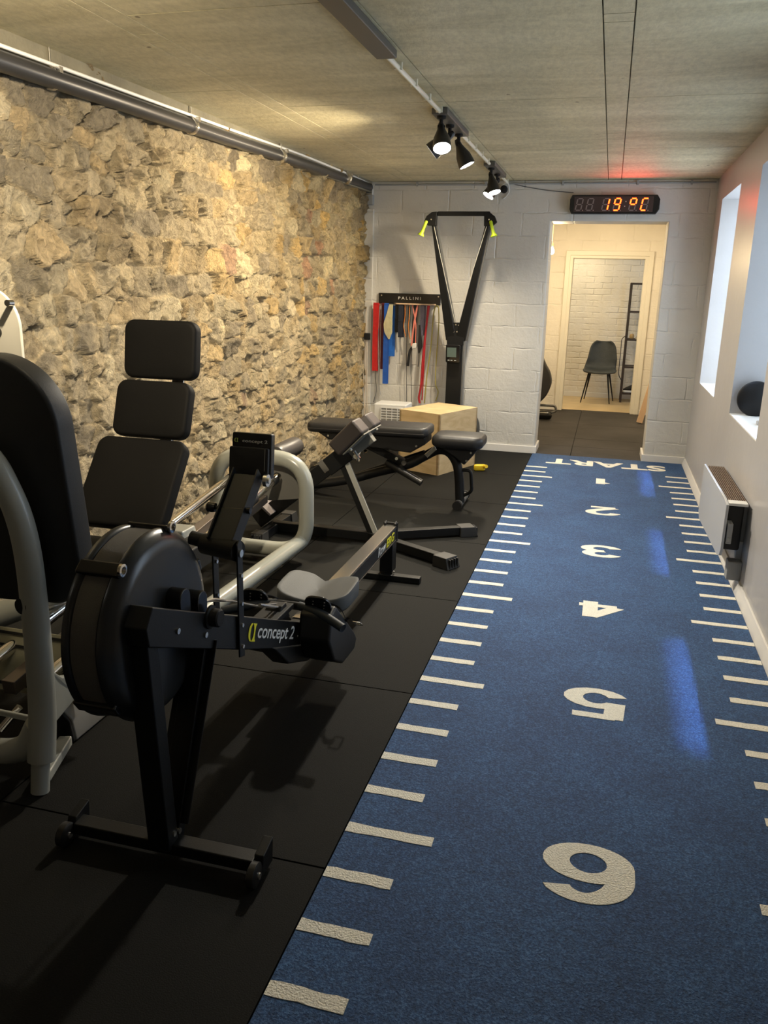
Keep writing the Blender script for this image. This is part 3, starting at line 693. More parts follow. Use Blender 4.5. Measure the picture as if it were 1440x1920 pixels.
# ------------------------------------------------------------------ ski machine
sk = thing('ski_machine', 'tall black ski machine with lime handles against the far wall', 'ski machine', (-.79, -.15, 0))
yS = -.10
b = MB(); b.box(-.857, -.708, yS-.055, yS+.04, .02, 1.06); b.build('column', BLACKP, sk, bev=.008)
b = MB(); b.box(-.708, -.692, yS-.05, yS+.045, .02, 1.12); b.build('column_side_rail', GREYD, sk, bev=.002)
b = MB(); b.prism([(-.862, yS-.06, 1.03), (-.702, yS-.06, 1.03), (-.702, yS-.06, 1.15), (-.735, yS-.06, 1.24), (-.83, yS-.06, 1.24), (-.868, yS-.06, 1.15)], (0, .05, 0)); b.build('centre_bracket', BLACKP, sk, bev=.003)
for s_, xt in ((-1, -1.005), (1, -.505)):
    x0 = -.782+s_*.045
    A = V((x0, yS-.035, 1.08)); B = V((xt, -.31, 2.13)); d = (B-A).normalized(); sd = V((0, 1, 0)).cross(d).normalized(); ff = d.cross(sd)
    b = MB(); n0 = .048; n1 = .017
    pts = [A-sd*n0, A+sd*n0, B+sd*n1, B-sd*n1]
    b.prism([p-ff*.02 for p in pts], ff*.035); b.build('arm', BLACKP, sk, bev=.005)
    b = MB(); b.prism([p+sd*.0+ff*.016 for p in (A+sd*n0*.8, A+sd*(n0+.02), B+sd*(n1+.014), B+sd*n1*.8)], ff*.02); b.build('arm_side_rail', GREYD, sk)
    b = MB(); c = V((xt+s_*.012, -.33, 2.145)); b.prism([(c.x-s_*.045, c.y-.02, c.z-.055), (c.x+s_*.035, c.y-.02, c.z-.05), (c.x+s_*.068, c.y-.02, c.z-.02), (c.x+s_*.045, c.y-.02, c.z+.03), (c.x-s_*.0, c.y-.02, c.z+.062), (c.x-s_*.05, c.y-.02, c.z+.068)], (0, .05, 0)) 
    hsg = b.build('pulley_housing', BLACKM, sk, bev=.006)
    b = MB(); b.cyl(c+V((0, -.026, 0)), c+V((0, -.019, 0)), .006); b.build('bolt', BOLT, hsg)
    h0 = V((-1.062 if s_ < 0 else -.478, -.35, 2.125)); h1 = V((-1.108 if s_ < 0 else -.440, -.36, 2.005))
    b = MB(); dd = (h1-h0).normalized(); b.lathe(h0, dd, [(.010, -.01), (.015, 0), (.0135, .06), (.016, .10), (.030, .122), (.030, .128), (0, .13)], 20); b.build('handle', LIME, sk)
    b = MB(); b.cyl((xt-s_*.005, -.33, 2.11), (-.782+s_*.008, yS-.07, 1.24), .0028, seg=8); b.build('cord', mat('white cord', (.6, .58, .5), .6), sk)
b = MB(); b.box(-.965, -.490, -.345, -.312, 2.175, 2.215); b.build('top_bar', BLACKP, sk, bev=.008)
b = MB()
for x, z in ((-.81, 1.215), (-.782, 1.22), (-.754, 1.215), (-.80, 1.155), (-.768, 1.155)): b.cyl((x, yS-.066, z), (x, yS-.059, z), .007)
b.build('bracket_bolts', BOLT, sk)
mo = MB(); mo.cushion((-.79, yS-.10, .955), (1, 0, 0), (0, -.15, 1), (0, 1, .15), .068, .085, .02, .012, .005); mo = mo.build('monitor', BLACKG, sk)
b = MB(); b.obox((-.80, yS-.122, .965), (.044, 0, 0), (0, -.006, .045), (0, .002, 0)); b.build('screen', mat('grey lcd', (.12, .17, .15), .3), mo)
b = MB()
for x in (-.828, -.80, -.765): b.obox((x, yS-.113, .890), (.009, 0, 0), (0, 0, .004), (0, .003, 0))
b.build('buttons', mat('button print', (.4, .42, .42), .5), mo)
b = MB(); b.lathe((-.77, -.10, .21), (0, -1, 0), [(0, -.12), (.22, -.12), (.245, -.10), (.245, .06), (.22, .08), (0, .08)], 48); b.build('flywheel_housing', BLACKP, sk)
b = MB(); b.box(-1.0, -.56, -.42, -.36, 0, .04); b.box(-.80, -.76, -.42, .0, 0, .05); b.build('floor_stand', BLACKP, sk, bev=.005)

# ------------------------------------------------------------------ band rack and the things on it
rk = thing('band_rack', 'black wall rack with PALLINI lettering and a wooden peg rail', 'rack', (-1.29, .04, 1.39))
b = MB(); b.box(-1.60, -.978, .035, .055, 1.392, 1.492); b.build('back_plate', BLACKG, rk, bev=.004)
b = MB(); b.prism([(-1.44, .035, 1.388), (-1.02, .035, 1.388), (-1.05, -.03, 1.388), (-1.12, -.055, 1.388), (-1.40, -.045, 1.388)], (0, 0, .012)); b.build('peg_rail', PINE, rk, bev=.003)
text_part('P A L L I N I', 'lettering', (-1.40, .0345, 1.435), (1, 0, 0), (0, 0, 1), .225, .026, WHITEP, rk, bold=.01)
b = MB()
for x in (-1.57, -1.00): b.cyl((x, .030, 1.470), (x, .036, 1.470), .007)
b.build('screws', BOLT, rk)
def ribbon(pts, wdt, th=.003, wd=(1, 0, 0), n=5):
    m = MB(); P = cr(pts, n); W = V(wd).normalized(); ws = wdt if isinstance(wdt, (list, tuple)) else None
    k = len(P); vs = []; fs = []
    for i, p in enumerate(P):
        d = (P[min(i+1, k-1)]-P[max(i-1, 0)]).normalized(); nn = d.cross(W).normalized(); h = (np.interp(i/(k-1), np.linspace(0, 1, len(ws)), ws) if ws else wdt)/2
        vs += [p-W*h-nn*th/2, p+W*h-nn*th/2, p+W*h+nn*th/2, p-W*h+nn*th/2]
    for i in range(k-1):
        for j in range(4): fs.append((4*i+j, 4*i+(j+1) % 4, 4*i+4+(j+1) % 4, 4*i+4+j))
    fs += [(3, 2, 1, 0), (4*k-4, 4*k-3, 4*k-2, 4*k-1)]; m.add(vs, fs); return m
def fab(n, c, r=.6): return mat(n, c, r, bump=.3, bscale=120, var=.12, vscale=20)
G = 'bands and cords hanging from the wall rack'
def hang(name, label, cat, x, z1, wdt, m_, z0=1.385, y=-.012, loop=True, dx=0, th=.004):
    pts = [(x, y+.004, z0), (x+.004, y-.004, z0-.15), (x+dx*.5, y, (z0+z1)/2), (x+dx, y+.004, z1)]
    mb = ribbon(pts, wdt, th)
    if loop:
        m2 = ribbon([(p[0]+.007, p[1]+.022, p[2]) for p in pts], wdt, th); mb.bm.from_mesh(tmp_mesh(m2))
        mb.tube([(x-wdt*.45, y+.012, z0), (x+wdt*.45, y+.012, z0)], .0125, 12)
    return tag(mb.build(name, m_, org=(x, y, z0)), label, cat, G)
def tmp_mesh(m2):
    me = bpy.data.meshes.new('tmp'); m2.bm.to_mesh(me); m2.bm.free(); return me
hang('resistance_band', 'long bright red resistance band at the left end of the rack', 'resistance band', -1.612, .735, .058, fab('red band', (.55, .012, .012)))
hang('resistance_band', 'dark maroon resistance band just right of the bright red one', 'resistance band', -1.540, .755, .034, fab('maroon band', (.10, .008, .014)))
hang('resistance_band', 'long narrow blue band hanging lowest behind the cream pouch', 'resistance band', -1.498, .615, .046, fab('blue band', (.012, .09, .42)), dx=.0, y=-.045)
hang('resistance_band', 'short wide bright blue band peeking out below the cream pouch', 'resistance band', -1.448, .885, .062, fab('bright blue band', (.015, .14, .55)), z0=1.375, y=.010, loop=False)
b = ribbon([(-1.452, -.035, 1.385), (-1.462, -.045, 1.30), (-1.475, -.05, 1.20), (-1.47, -.05, 1.12), (-1.462, -.045, 1.055)], [.035, .055, .085, .075, .01], .02)
tag(b.build('cream_pouch', fab('cream cloth', (.55, .50, .30)), org=(-1.46, -.04, 1.385)), 'pale cream cloth pouch hanging over the blue bands', 'pouch', G)
hang('black_strap', 'wide black strap next to the cream pouch', 'strap', -1.395, 1.12, .045, fab('black strap', (.012, .012, .014)))
hang('black_strap', 'wide dark blue black strap left of the orange cords', 'strap', -1.352, 1.075, .048, fab('navy strap', (.010, .014, .028)), y=-.042)
for k, (x, z1, lb) in enumerate(((-1.318, 1.12, 'thin orange cord nearest the dark straps'), (-1.272, 1.10, 'thin orange cord curling beside the pink edged strap'))):
    b = MB(); b.tube(cr([(x, -.02, 1.385), (x+.006, -.03, 1.28), (x-.004, -.03, 1.18), (x+.02, -.03, z1-.04)], 6), .004, 8)
    tag(b.build('orange_cord', fab('orange cord', (.62, .20, .03)), org=(x, -.02, 1.385)), lb, 'cord', G)
pk = thing('suspension_strap', 'black strap with pink edges and a white buckle hanging from the rack', 'strap', (-1.2, -.03, 1.385), G)
ribbon([(-1.205, -.025, 1.385), (-1.215, -.03, 1.2), (-1.215, -.03, 1.02)], .05, .004).build('webbing', fab('black webbing', (.008, .008, .009)), pk)
ribbon([(-1.188, -.032, 1.385), (-1.218, -.036, 1.2), (-1.235, -.036, 1.0)], .016, .004).build('edge_strip', fab('pink edge', (.72, .22, .17)), pk)
ribbon([(-1.24, -.030, 1.385), (-1.20, -.034, 1.2), (-1.195, -.036, 1.02)], .010, .004).build('edge_strip', fab('pink edge', (.72, .22, .17)), pk)
b = MB(); b.cushion((-1.205, -.045, 1.0), (1, 0, .2), (0, 0, 1), (0, 1, 0), .022, .026, .010, .008, .004); b.build('buckle', mat('white buckle', (.75, .74, .68), .35), pk)
ribbon([(-1.225, -.03, .99), (-1.25, -.035, .95), (-1.262, -.035, .86), (-1.268, -.03, .80)], .026, .006).build('loop_end', fab('black webbing', (.008, .008, .009)), pk)
hang('grey_strap', 'mauve grey strap between the pink edged strap and the red cord', 'strap', -1.145, 1.10, .040, fab('mauve strap', (.16, .15, .21)))
b = ribbon([(-1.158, -.055, 1.2), (-1.15, -.06, 1.1), (-1.145, -.06, 1.0), (-1.155, -.055, .93)], [.02, .03, .05, .012], .008)
b.tube(cr([(-1.155, -.055, .93), (-1.153, -.055, .86), (-1.158, -.055, .80)], 5), .0035, 8)
tag(b.build('carabiner_strap', fab('black webbing', (.008, .008, .009)), org=(-1.15, -.03, 1.2)), 'short black strap with a dangling cord end beside the red cord', 'strap', G)
b = MB(); b.tube(cr([(-1.085, -.02, 1.385), (-1.095, -.03, 1.2), (-1.118, -.03, .9), (-1.128, -.03, .62), (-1.145, -.03, .5), (-1.135, -.03, .44)], 8), .0105, 10)
b.tube(cr([(-1.075, -.015, 1.385), (-1.10, -.02, 1.1), (-1.11, -.02, .7), (-1.115, -.02, .47)], 8), .006, 10)
tag(b.build('red_tube_band', fab('red tube', (.42, .015, .02)), org=(-1.09, -.02, 1.385)), 'long thin red exercise tube hanging down to the plywood box', 'exercise tube', G)
b = MB(); b.tube(cr([(-.985, -.012, 1.37), (-1.01, -.02, 1.385), (-1.03, -.022, 1.30), (-1.045, -.02, 1.0), (-1.075, -.02, .7), (-1.09, -.02, .44)], 8), .006, 8)
b.tube(cr([(-.985, -.012, 1.37), (-.975, -.02, 1.2), (-.985, -.02, .9), (-.985, -.02, .65), (-.955, -.02, .56), (-.975, -.02, .47)], 8), .005, 8)
tag(b.build('yellow_tube_band', fab('olive yellow tube', (.38, .33, .08)), org=(-.99, -.02, 1.37)), 'long thin yellow exercise tube at the right end of the rack', 'exercise tube', G)
for x, z0, z1, lb, c in ((-1.575, 1.38, .50, 'thin pale grey cord beside the bright red band', (.35, .35, .35)), (-1.285, 1.38, .42, 'thin dark cord hanging below the orange cords', (.05, .05, .05)),
                      (-1.235, .98, .42, 'thin dark cord hanging below the white buckle', (.05, .05, .05)), (-1.60, .74, .42, 'thin dark cord hanging below the bright red band', (.06, .06, .06))):
    b = MB(); b.tube(cr([(x, -.008, z0), (x-.006, -.015, (z0+z1)/2+.1), (x+.008, -.012, z1+.12), (x+(.03 if z0 > 1.3 and x < -1.5 else -.02 if x < -1.59 else .01), -.01, z1)], 8), .0032, 8)
    tag(b.build('cord', mat(lb, c, .6), org=(x, -.01, z0)), lb, 'cord', G)
ad = thing('power_adaptor', 'small black power adaptor on pale cables in the far left corner', 'adaptor', (-1.70, .02, 1.04))
b = MB(); b.cushion((-1.70, .0, 1.07), (1, 0, 0), (0, 0, 1), (0, 1, 0), .028, .032, .02, .006, .004); b.build('adaptor_body', BLACKM, ad)
b = MB()
b.tube(cr([(-1.712, .01, 1.36), (-1.716, .005, 1.25), (-1.708, .0, 1.10)], 6), .0045, 8)
b.tube(cr([(-1.708, .0, 1.04), (-1.716, -.01, .85), (-1.70, -.01, .65), (-1.712, -.02, .45), (-1.66, -.03, .2)], 8), .0045, 8)
b.tube(cr([(-1.700, .0, 1.04), (-1.696, -.01, .80), (-1.69, -.01, .55), (-1.68, -.02, .35), (-1.62, -.03, .15)], 8), .0045, 8)
b.tube(cr([(-1.724, .0, .95), (-1.73, -.01, .70), (-1.715, -.01, .5), (-1.70, -.05, .3), (-1.68, -.05, .02)], 8), .0045, 8)
b.build('cable', mat('beige cable', (.55, .47, .38), .5), ad)

# ------------------------------------------------------------------ white dehumidifier and plywood box
dh = thing('dehumidifier', 'white boxy dehumidifier behind the benches in the corner', 'dehumidifier', (-1.36, -.25, 0))
b = MB(); b.box(-1.525, -1.20, -.34, -.08, 0, .455); b.build('body', WHITEPL, dh, bev=.012)
b = MB(); b.box(-1.45, -1.225, -.345, -.338, .10, .42); b.build('grille_recess', mat('grille shadow grey', (.30, .30, .29), .6), dh)
b = MB()
for k in range(13): z = .11+k*.0255; b.box(-1.45, -1.225, -.351, -.344, z, z+.007)
for k in range(5): x = -1.45+k*.055; b.box(x, x+.005, -.352, -.344, .10, .42)
b.build('grille', WHITEPL, dh)
px = thing('plyo_box', 'light plywood jump box standing in front of the far wall', 'jump box', (-.75, -.95, 0))
nr, lf, rt = V((-.684, -1.269)), V((-1.075, -1.10)), V((-.455, -.700)); fr = lf+rt-nr; zb = .516; t_ = .018
b = MB()
def panel(a, c, z0, z1, inw):
    a3, c3 = V((a.x, a.y, 0)), V((c.x, c.y, 0)); i3 = V((inw.x, inw.y, 0)).normalized()*t_
    b.prism([a3+V((0, 0, z0)), c3+V((0, 0, z0)), c3+i3+V((0, 0, z0)), a3+i3+V((0, 0, z0))], (0, 0, z1-z0))
u1 = (rt-nr).normalized(); u2 = (lf-nr).normalized()
def panel_hole():   # front-left face with a hand slot
    L_ = (lf-nr).length; s0, s1, h0, h1 = .40*L_, .68*L_, .36, .395
    for (a0, a1, z0, z1) in ((0, s0, 0, zb), (s1, L_, 0, zb), (s0, s1, 0, h0), (s0, s1, h1, zb)):
        panel(nr+u2*a0, nr+u2*a1, z0, zb if z1 == zb else z1, u1)
panel_hole(); panel(nr+u2*t_, rt+u2*t_, 0, zb, -u2); panel(lf, fr, 0, zb, -u2); panel(rt, fr, 0, zb, -u1)
b.prism([V((p.x, p.y, zb)) for p in (nr, rt, fr, lf)], (0, 0, t_*.6)); b.build('plywood_shell', PLY, px)
b = MB(); c_ = nr+u2*.25+u1*.12; b.box(c_.x-.1, c_.x+.1, c_.y-.03, c_.y+.03, .33, .42); b.build('hand_slot_shadow', mat('slot shade dark', (.02, .015, .01), .9), px)  # solid dark block imitates the shade inside the hand slot
b = MB(); b.cushion((-.375, -.93, .028), (1, .3, 0), (0, 1, 0), (0, 0, 1), .05, .03, .026, .02, .01); b.cyl((-.34, -.93, .04), (-.31, -.97, .05), .016)
tag(b.build('yellow_dumbbell', mat('yellow vinyl', (.80, .55, .02), .45), org=(-.37, -.93, 0)), 'small yellow weight on the floor behind the black bench', 'weight')

# ------------------------------------------------------------------ adjustable bench (along x)
ab = thing('adjustable_bench', 'black adjustable weight bench with a flat back pad and a handle wheel foot', 'bench', (-.85, -2.22, 0))
yn, yf_ = -2.39, -2.10; yc = (yn+yf_)/2
b = MB(); b.cushion((-1.01, yc, .548), (1, 0, .012), (0, 1, 0), (0, 0, 1), .455, .150, .036, .05, .022, crown=.004); bp_ = b.build('back_pad', LEATHERB, ab)
b = MB(); b.tube(fillet([(-1.44, yn-.002, .535), (-.58, yn-.002, .543)], .01), .005, 8); b.build('piping', LEATHERB, bp_)
b = MB(); b.cushion((-.345, yc, .50), (1, 0, .0), (0, 1, 0), (0, 0, 1), .185, .155, .045, .07, .035, crown=.006); b.build('seat_pad', LEATHERB, ab)
b = MB(); b.prism([(-1.40, yn+.03, .515), (-.575, yn+.03, .52), (-.57, yn+.03, .47), (-.68, yn+.03, .40), (-1.0, yn+.03, .42), (-1.22, yn+.03, .44), (-1.31, yn+.03, .46)], (0, .23, 0)); b.build('pad_shell', BLACKM, ab, bev=.01)
b = MB(); b.prism([(-.50, yn+.05, .465), (-.19, yn+.05, .465), (-.235, yn+.05, .40), (-.29, yn+.05, .335), (-.36, yn+.05, .39)], (0, .19, 0)); b.build('seat_shell', BLACKM, ab, bev=.01)
b = MB(); b.tube(cr([(-1.50, yc-.03, .075), (-1.2, yc-.02, .135), (-.95, yc, .215), (-.72, yc, .29), (-.60, yc, .36), (-.50, yc, .415), (-.42, yc, .405), (-.36, yc, .33), (-.335, yc, .22), (-.325, yc, .10), (-.32, yc, .04)], 8), .034, 18); b.build('frame_tube', BLACKP, ab)
b = MB(); b.tube(cr([(-1.50, yc+.10, .06), (-1.2, yc+.05, .14), (-.95, yc+.05, .235), (-.72, yc+.04, .33), (-.6, yc+.03, .38)], 8), .024, 14); b.build('frame_brace', BLACKP, ab)
b = MB(); b.cyl((-.325, -2.33, .034), (-.325, -1.99, .034), .030); o = b.build('front_foot', GREYD, ab)
b = MB(); b.cyl((-.325, -2.345, .034), (-.325, -2.315, .034), .034); b.cyl((-.325, -2.005, .034), (-.325, -1.975, .034), .034); b.build('foot_cap', BLACKM, o)
b = MB(); b.tube(fillet([(-.335, yc, .28), (-.25, yc-.01, .285), (-.235, yc-.01, .13), (-.30, yc, .09)], .03), .0125, 12); b.build('carry_handle', BLACKP, ab)
b = MB(); b.bar((-1.06, yc, .43), (-.74, yc, .30), .028, .028); b.bar((-.78, yc, .44), (-.78, yc, .33), .012, .012); b.build('adjuster_strut', BLACKP, ab, bev=.006)
b = MB(); b.cyl((-.88, yc-.02, .30), (-.60, yc-.06, .175), .026); b.build('roller_peg', mat('black roller peg', (.02, .02, .02), .3), ab)
b = MB(); b.cyl((-.735, yc-.075, .315), (-.735, yc+.01, .30), .018); b.cyl((-1.02, yn-.01, .385), (-1.02, yn+.05, .385), .014); b.cyl((-.77, yn-.01, .36), (-.79, yn+.06, .33), .011)
b.build('adjuster_pin', CHROME, ab)
b = MB(); b.prism([(-.575, yn+.02, .40), (-.50, yn+.02, .47), (-.485, yn+.02, .44), (-.55, yn+.02, .375)], (0, .04, 0)); b.build('hinge_plate', STEEL, ab, bev=.003)
b = MB()
for x, z in ((-1.30, .485), (-.635, .455), (-.24, .435), (-.27, .375)): b.cyl((x, yn+.022, z), (x, yn+.034, z), .008)
b.build('bolts', BOLT, ab)
b = MB(); b.bar((-1.50, -2.42, .035), (-1.50, -1.98, .035), .03, .03); b.build('rear_foot', BLACKP, ab, bev=.006)

# ------------------------------------------------------------------ hyperextension bench
hb = thing('back_extension_bench', 'black inclined back extension bench with a notched thigh pad', 'bench', (-.7, -3.25, 0))
yH = -3.25
def rubfoot(c, dx, dy, sx=.055, sy=.055, h=.065):
    m = MB(); c = V(c); d = V((dx, dy, 0)).normalized(); s2 = V((-d.y, d.x, 0))
    P = [c-d*sx-s2*sy, c+d*(sx+.01)-s2*sy, c+d*(sx+.01)+s2*sy, c-d*sx+s2*sy]; Q = [c-d*sx-s2*sy*.9, c+d*(sx-.012)-s2*sy*.9, c+d*(sx-.012)+s2*sy*.9, c-d*sx+s2*sy*.9]
    vs = [V((p.x, p.y, 0)) for p in P]+[V((p.x, p.y, h)) for p in Q]
    m.add(vs, [(3, 2, 1, 0), (4, 5, 6, 7), (0, 1, 5, 4), (1, 2, 6, 5), (2, 3, 7, 6), (3, 0, 4, 7)])
    for k in range(4):
        q = c+d*(sx+.003)+s2*(-.6+.4*k)*sy; m.obox((q.x, q.y, h*.5), d*.008, s2*.004, (0, 0, h*.40))
    return m.build('rubber_foot', mat('black rubber cap', (.022, .022, .022), .5), hb, bev=.003)
node = V((-.70, yH-.02, .04))
b = MB(); b.bar((-1.36, yH-.0, .04), node, .028, .028); b.build('base_spine', BLACKP, hb, bev=.004)
b = MB(); b.bar(node+V((-.03, .01, 0)), (-.14, -3.59, .035), .028, .027); b.build('base_arm', BLACKP, hb, bev=.004)
b = MB(); b.bar(node+V((-.03, -.01, 0)), (-.14, -2.91, .035), .028, .027); b.build('base_arm', BLACKP, hb, bev=.004)
b = MB(); b.bar((-1.36, -3.50, .032), (-1.36, -3.0, .032), .032, .028); b.build('rear_crossbar', BLACKP, hb, bev=.004)
rubfoot((-.17, -3.575, 0), .56, -.32); rubfoot((-.16, -2.92, 0), .56, .32); rubfoot((-1.36, -3.50, 0), 0, -1, .05, .045); rubfoot((-1.36, -3.00, 0), 0, 1, .05, .045)
bd = V((.775, 0, .632)).normalized(); bn = V((-bd.z, 0, bd.x))
b = MB(); b.bar((-1.475, yH, .06), (-.97, yH, .475), .034, .048, upv=bn); b.bar((-1.0, yH, .45), (-.86, yH, .565), .040, .055, upv=bn); b.build('incline_beam', BLACKP, hb, bev=.005)
b = MB(); b.bar((-.87, yH, .55), (-.72, yH, .672), .030, .042, upv=bn); b.build('telescopic_tube', mat('olive grey steel', (.13, .13, .115), .35), hb, bev=.004)
b = MB(); b.bar((-1.03, yH-.037, .452), (-1.00, yH-.037, .476), .004, .040, upv=bn); b.build('scale_plate', STEEL, hb)
b = MB(); b.bar((-.895, yH-.005, .50), (-.685, yH-.02, .05), .022, .030, upv=(1, 0, 0)); b.build('support_leg', BLACKP, hb, bev=.003)
b = MB(); b.bar((-.868, yH-.03, .50), (-.660, yH-.045, .05), .003, .016, upv=(1, 0, 0)); b.build('support_leg_edge', mat('pale leg edge', (.42, .42, .38), .4), hb)  # pale strip along one edge of the leg
# thigh pad
pu = V((.70, 0, .714)); pw = V((.70, 0, -.714)); pc = V((-.835, yH+.01, .690))
A = V((-.784, -3.45, .792)); D = A+pw*.105; bl = A-pu*.215
b = MB(); L2 = .42
P = []
for dy, du in ((0, 0), (.15, 0), (.17, -.055), (.25, -.055), (.27, 0), (L2, 0), (L2, -.215), (0, -.215)):
    P.append(A+V((0, dy, 0))+pu*du)
b.prism(P, pw*.100); b.build('thigh_pad', mat('brown black upholstery', (.030, .024, .023), .42, bump=.1, bscale=400), hb, bev=.014, bseg=3)
b = MB(); q0 = A+pw*.104-pu*.195+V((0, .02, 0)); b.prism([q0, q0+V((0, .38, 0)), q0+V((0, .38, 0))+pu*.185, q0+pu*.185], pw*.008); b.build('pad_plate', mat('olive grey steel', (.13, .13, .115), .35), hb, bev=.002)
b = MB()
for q in (A+pw*.118-pu*.15+V((0, .06, 0)), A+pw*.118-pu*.02+V((0, .30, 0))): b.cyl(q-pw*.012, q+pw*.006, .010)
b.build('bolts', BOLT, hb)
b = MB(); b.cyl((-.80, yH-.06, .545), (-.80, yH+.0, .56), .016); b.cyl((-.775, yH-.10, .52), (-.79, yH-.04, .54), .011); b.cyl((-.81, yH-.05, .575), (-.775, yH-.07, .535), .012); b.build('adjuster_knob', CHROME, hb)
# footplate and ankle roller
b = MB(); fp = V((-1.34, yH, .155)); b.obox((-1.40, yH, .19), (.060, 0, -.052), (0, .12, 0), (.005, 0, .006)); b.build('footplate', mat('worn grey rubber plate', (.16, .14, .14), .6), hb, bev=.003)
b = MB(); b.bar((-1.24, yH-.1, .27), (-1.20, yH-.1, .575), .018, .018, upv=(0, 1, 0)); b.bar((-1.24, yH-.1, .29), (-1.24, yH, .28), .018, .018); b.build('roller_bracket', BLACKP, hb, bev=.003)
b = MB(); b.lathe((-1.20, yH-.36, .580), (0, 1, 0), [(.03, 0), (.050, .006), (.058, .02), (.058, .30), (.054, .325), (.03, .335)], 28); b.build('ankle_roller', mat('satin foam', (.035, .032, .032), .4), hb)

# ------------------------------------------------------------------ leg press (3 pads, rods, loop frame)
lp = thing('leg_press_machine', 'grey framed leg press with three black back pads and chrome rods', 'leg press', (-1.23, -4.6, 0))
yL = -3.78
b = MB(); b.tube(fillet([(-1.50, yL, .065), (-1.50, yL, .605), (-.945, yL, .605), (-.945, yL, .065)], .19, 10, closed=True), .043, 22, closed=True); b.build('loop_frame', GREYT, lp)
b = MB(); b.cyl((-.975, yL-.005, .13), (-.985, -5.15, .155), .042, seg=28); b.build('floor_rail', GREYT, lp)
for x in (-1.37, -1.12):
    b = MB(); b.cyl((x, yL+.0, .495), (x, -5.85, .235), .025, seg=20); b.build('guide_rod', CHROME, lp)
b = MB(); b.bar((-1.27, yL, .43), (-1.27, -5.85, .18), .026, .026); b.build('centre_rail', mat('bronze grey rail', (.16, .135, .115), .3, .6), lp, bev=.003)
b = MB(); b.bar((-1.20, yL, .36), (-1.20, -5.0, .24), .020, .022); b.build('support_rail', mat('bronze grey rail', (.16, .135, .115), .3, .6), lp, bev=.003)
b = MB(); b.prism([(-1.30, yL+.04, .56), (-1.02, yL+.04, .56), (-.985, yL+.04, .44), (-.985, yL+.04, .37), (-1.18, yL+.04, .34), (-1.30, yL+.04, .34)], (0, .012, 0)); b.build('end_plate', GREYD, lp)
b = MB()
for x in (-1.37, -1.12): b.cyl((x, yL-.03, .487), (x, yL-.10, .481), .027)
b.build('rod_stop', BLACKM, lp)
b = MB(); b.cyl((-1.12, -4.12, .452), (-1.12, -4.19, .444), .034); b.build('rod_stop', BLACKM, lp)
b = MB(); b.prism([(-1.40, -4.84, .38), (-1.40, -4.66, .40), (-1.40, -4.68, .455), (-1.40, -4.80, .455)], (.24, 0, 0)); b.build('carriage_block', GREYT, lp, bev=.012)
b = MB(); b.box(-1.42, -1.05, -4.95, -4.74, .30, .42); b.build('carriage', BLACKM, lp, bev=.01)
xc = -1.25
def lppad(y0, z0, y1, z1, hw, name='back_pad', th=.032):
    c = V((xc, (y0+y1)/2, (z0+z1)/2)); v_ = V((0, y1-y0, z1-z0)); w_ = V((1, 0, 0)).cross(v_).normalized()
    m = MB(); m.cushion(c-w_*(-th), (1, 0, 0), v_, w_, hw, v_.length/2, th, .045, .016, crown=.003); return m.build(name, LEATHER, lp)
lppad(-4.735, 1.128, -4.700, 1.377, .172, 'head_pad'); lppad(-4.855, .882, -4.775, 1.115, .176); lppad(-5.140, .545, -4.895, .868, .208)
b = MB(); b.bar((xc+.04, -4.66, 1.25), (xc+.04, -4.74, .95), .028, .006, upv=(0, 1, 0)); b.bar((xc+.04, -4.74, 1.0), (xc+.04, -5.02, .55), .028, .01, upv=(0, 1, .4)); b.build('back_spine', STEEL, lp, bev=.002)
m_ = MB(); m_.cushion((xc, -5.30, .50), (1, 0, 0), (0, 1, -.12), (0, .12, 1), .20, .16, .035, .05, .02); m_.build('seat_pad', LEATHER, lp)
# slotted foot deck near the front
b = MB(); b.obox((-1.30, -5.72, .215), (.36, 0, 0), (0, .055, .095), (0, -.006, .004)); dk = b.build('foot_deck', mat('olive deck plate', (.30, .29, .20), .55), lp, bev=.003)
b = MB()
for (x0, x1, t) in ((-1.64, -.97, .82), (-1.5, -1.26, .42), (-1.16, -1.02, .1), (-1.27, -1.06, -.18), (-1.64, -.97, -.78)):
    b.obox(((x0+x1)/2, -5.728+.055*t, .222+.095*t), ((x1-x0)/2, 0, 0), (0, .0025, .0045), (0, -.002, .001))
b.build('deck_slots', mat('slot black', (.006, .006, .006), .8), dk)
b = MB(); b.tube(cr([(-1.66, -5.55, .24), (-1.5, -5.5, .31), (-1.36, -5.42, .37), (-1.30, -5.3, .42)], 6), .05, 18); b.build('side_frame', GREYT, lp)

# ------------------------------------------------------------------ near strength machine
nm = thing('strength_machine', 'large grey tubed strength machine with a tall rounded black pad at the left edge', 'strength machine', (-1.04, -6.0, 0))
GREYN = mat('silver grey paint near', (.33, .34, .31), .38, coat=.1)
b = MB(); pts = cr([(-1.40, -6.08, 1.13), (-1.22, -6.08, 1.12), (-1.085, -6.06, 1.06), (-1.022, -6.05, .95), (-.988, -6.04, .80), (-.978, -6.04, .57), (-.968, -6.06, .28), (-.965, -6.09, .10)], 8)
b.tube(pts, .036, 22, rs=[.034+.008*min(1, i/(len(pts)-1)) for i in range(len(pts))]); up_ = b.build('upright_tube', GREYN, nm)
b = MB(); b.cyl((-.965, -6.09, .13), (-.965, -6.11, .0), .028, seg=24); b.build('foot', GREYN, nm)
b = MB(); b.lathe((-1.0, -6.072, .60), (-.2, -1, .02), [(.024, -.01), (.024, .002), (0, .003)], 24); b.build('tube_hole_plug', BLACKM, up_)
b = MB(); b.tube(cr([(-1.8, -6.07, .085), (-1.4, -6.07, .08), (-1.16, -6.07, .085), (-1.04, -6.07, .12), (-.99, -6.06, .20)], 8), .040, 18); b.build('base_tube', GREYN, nm)
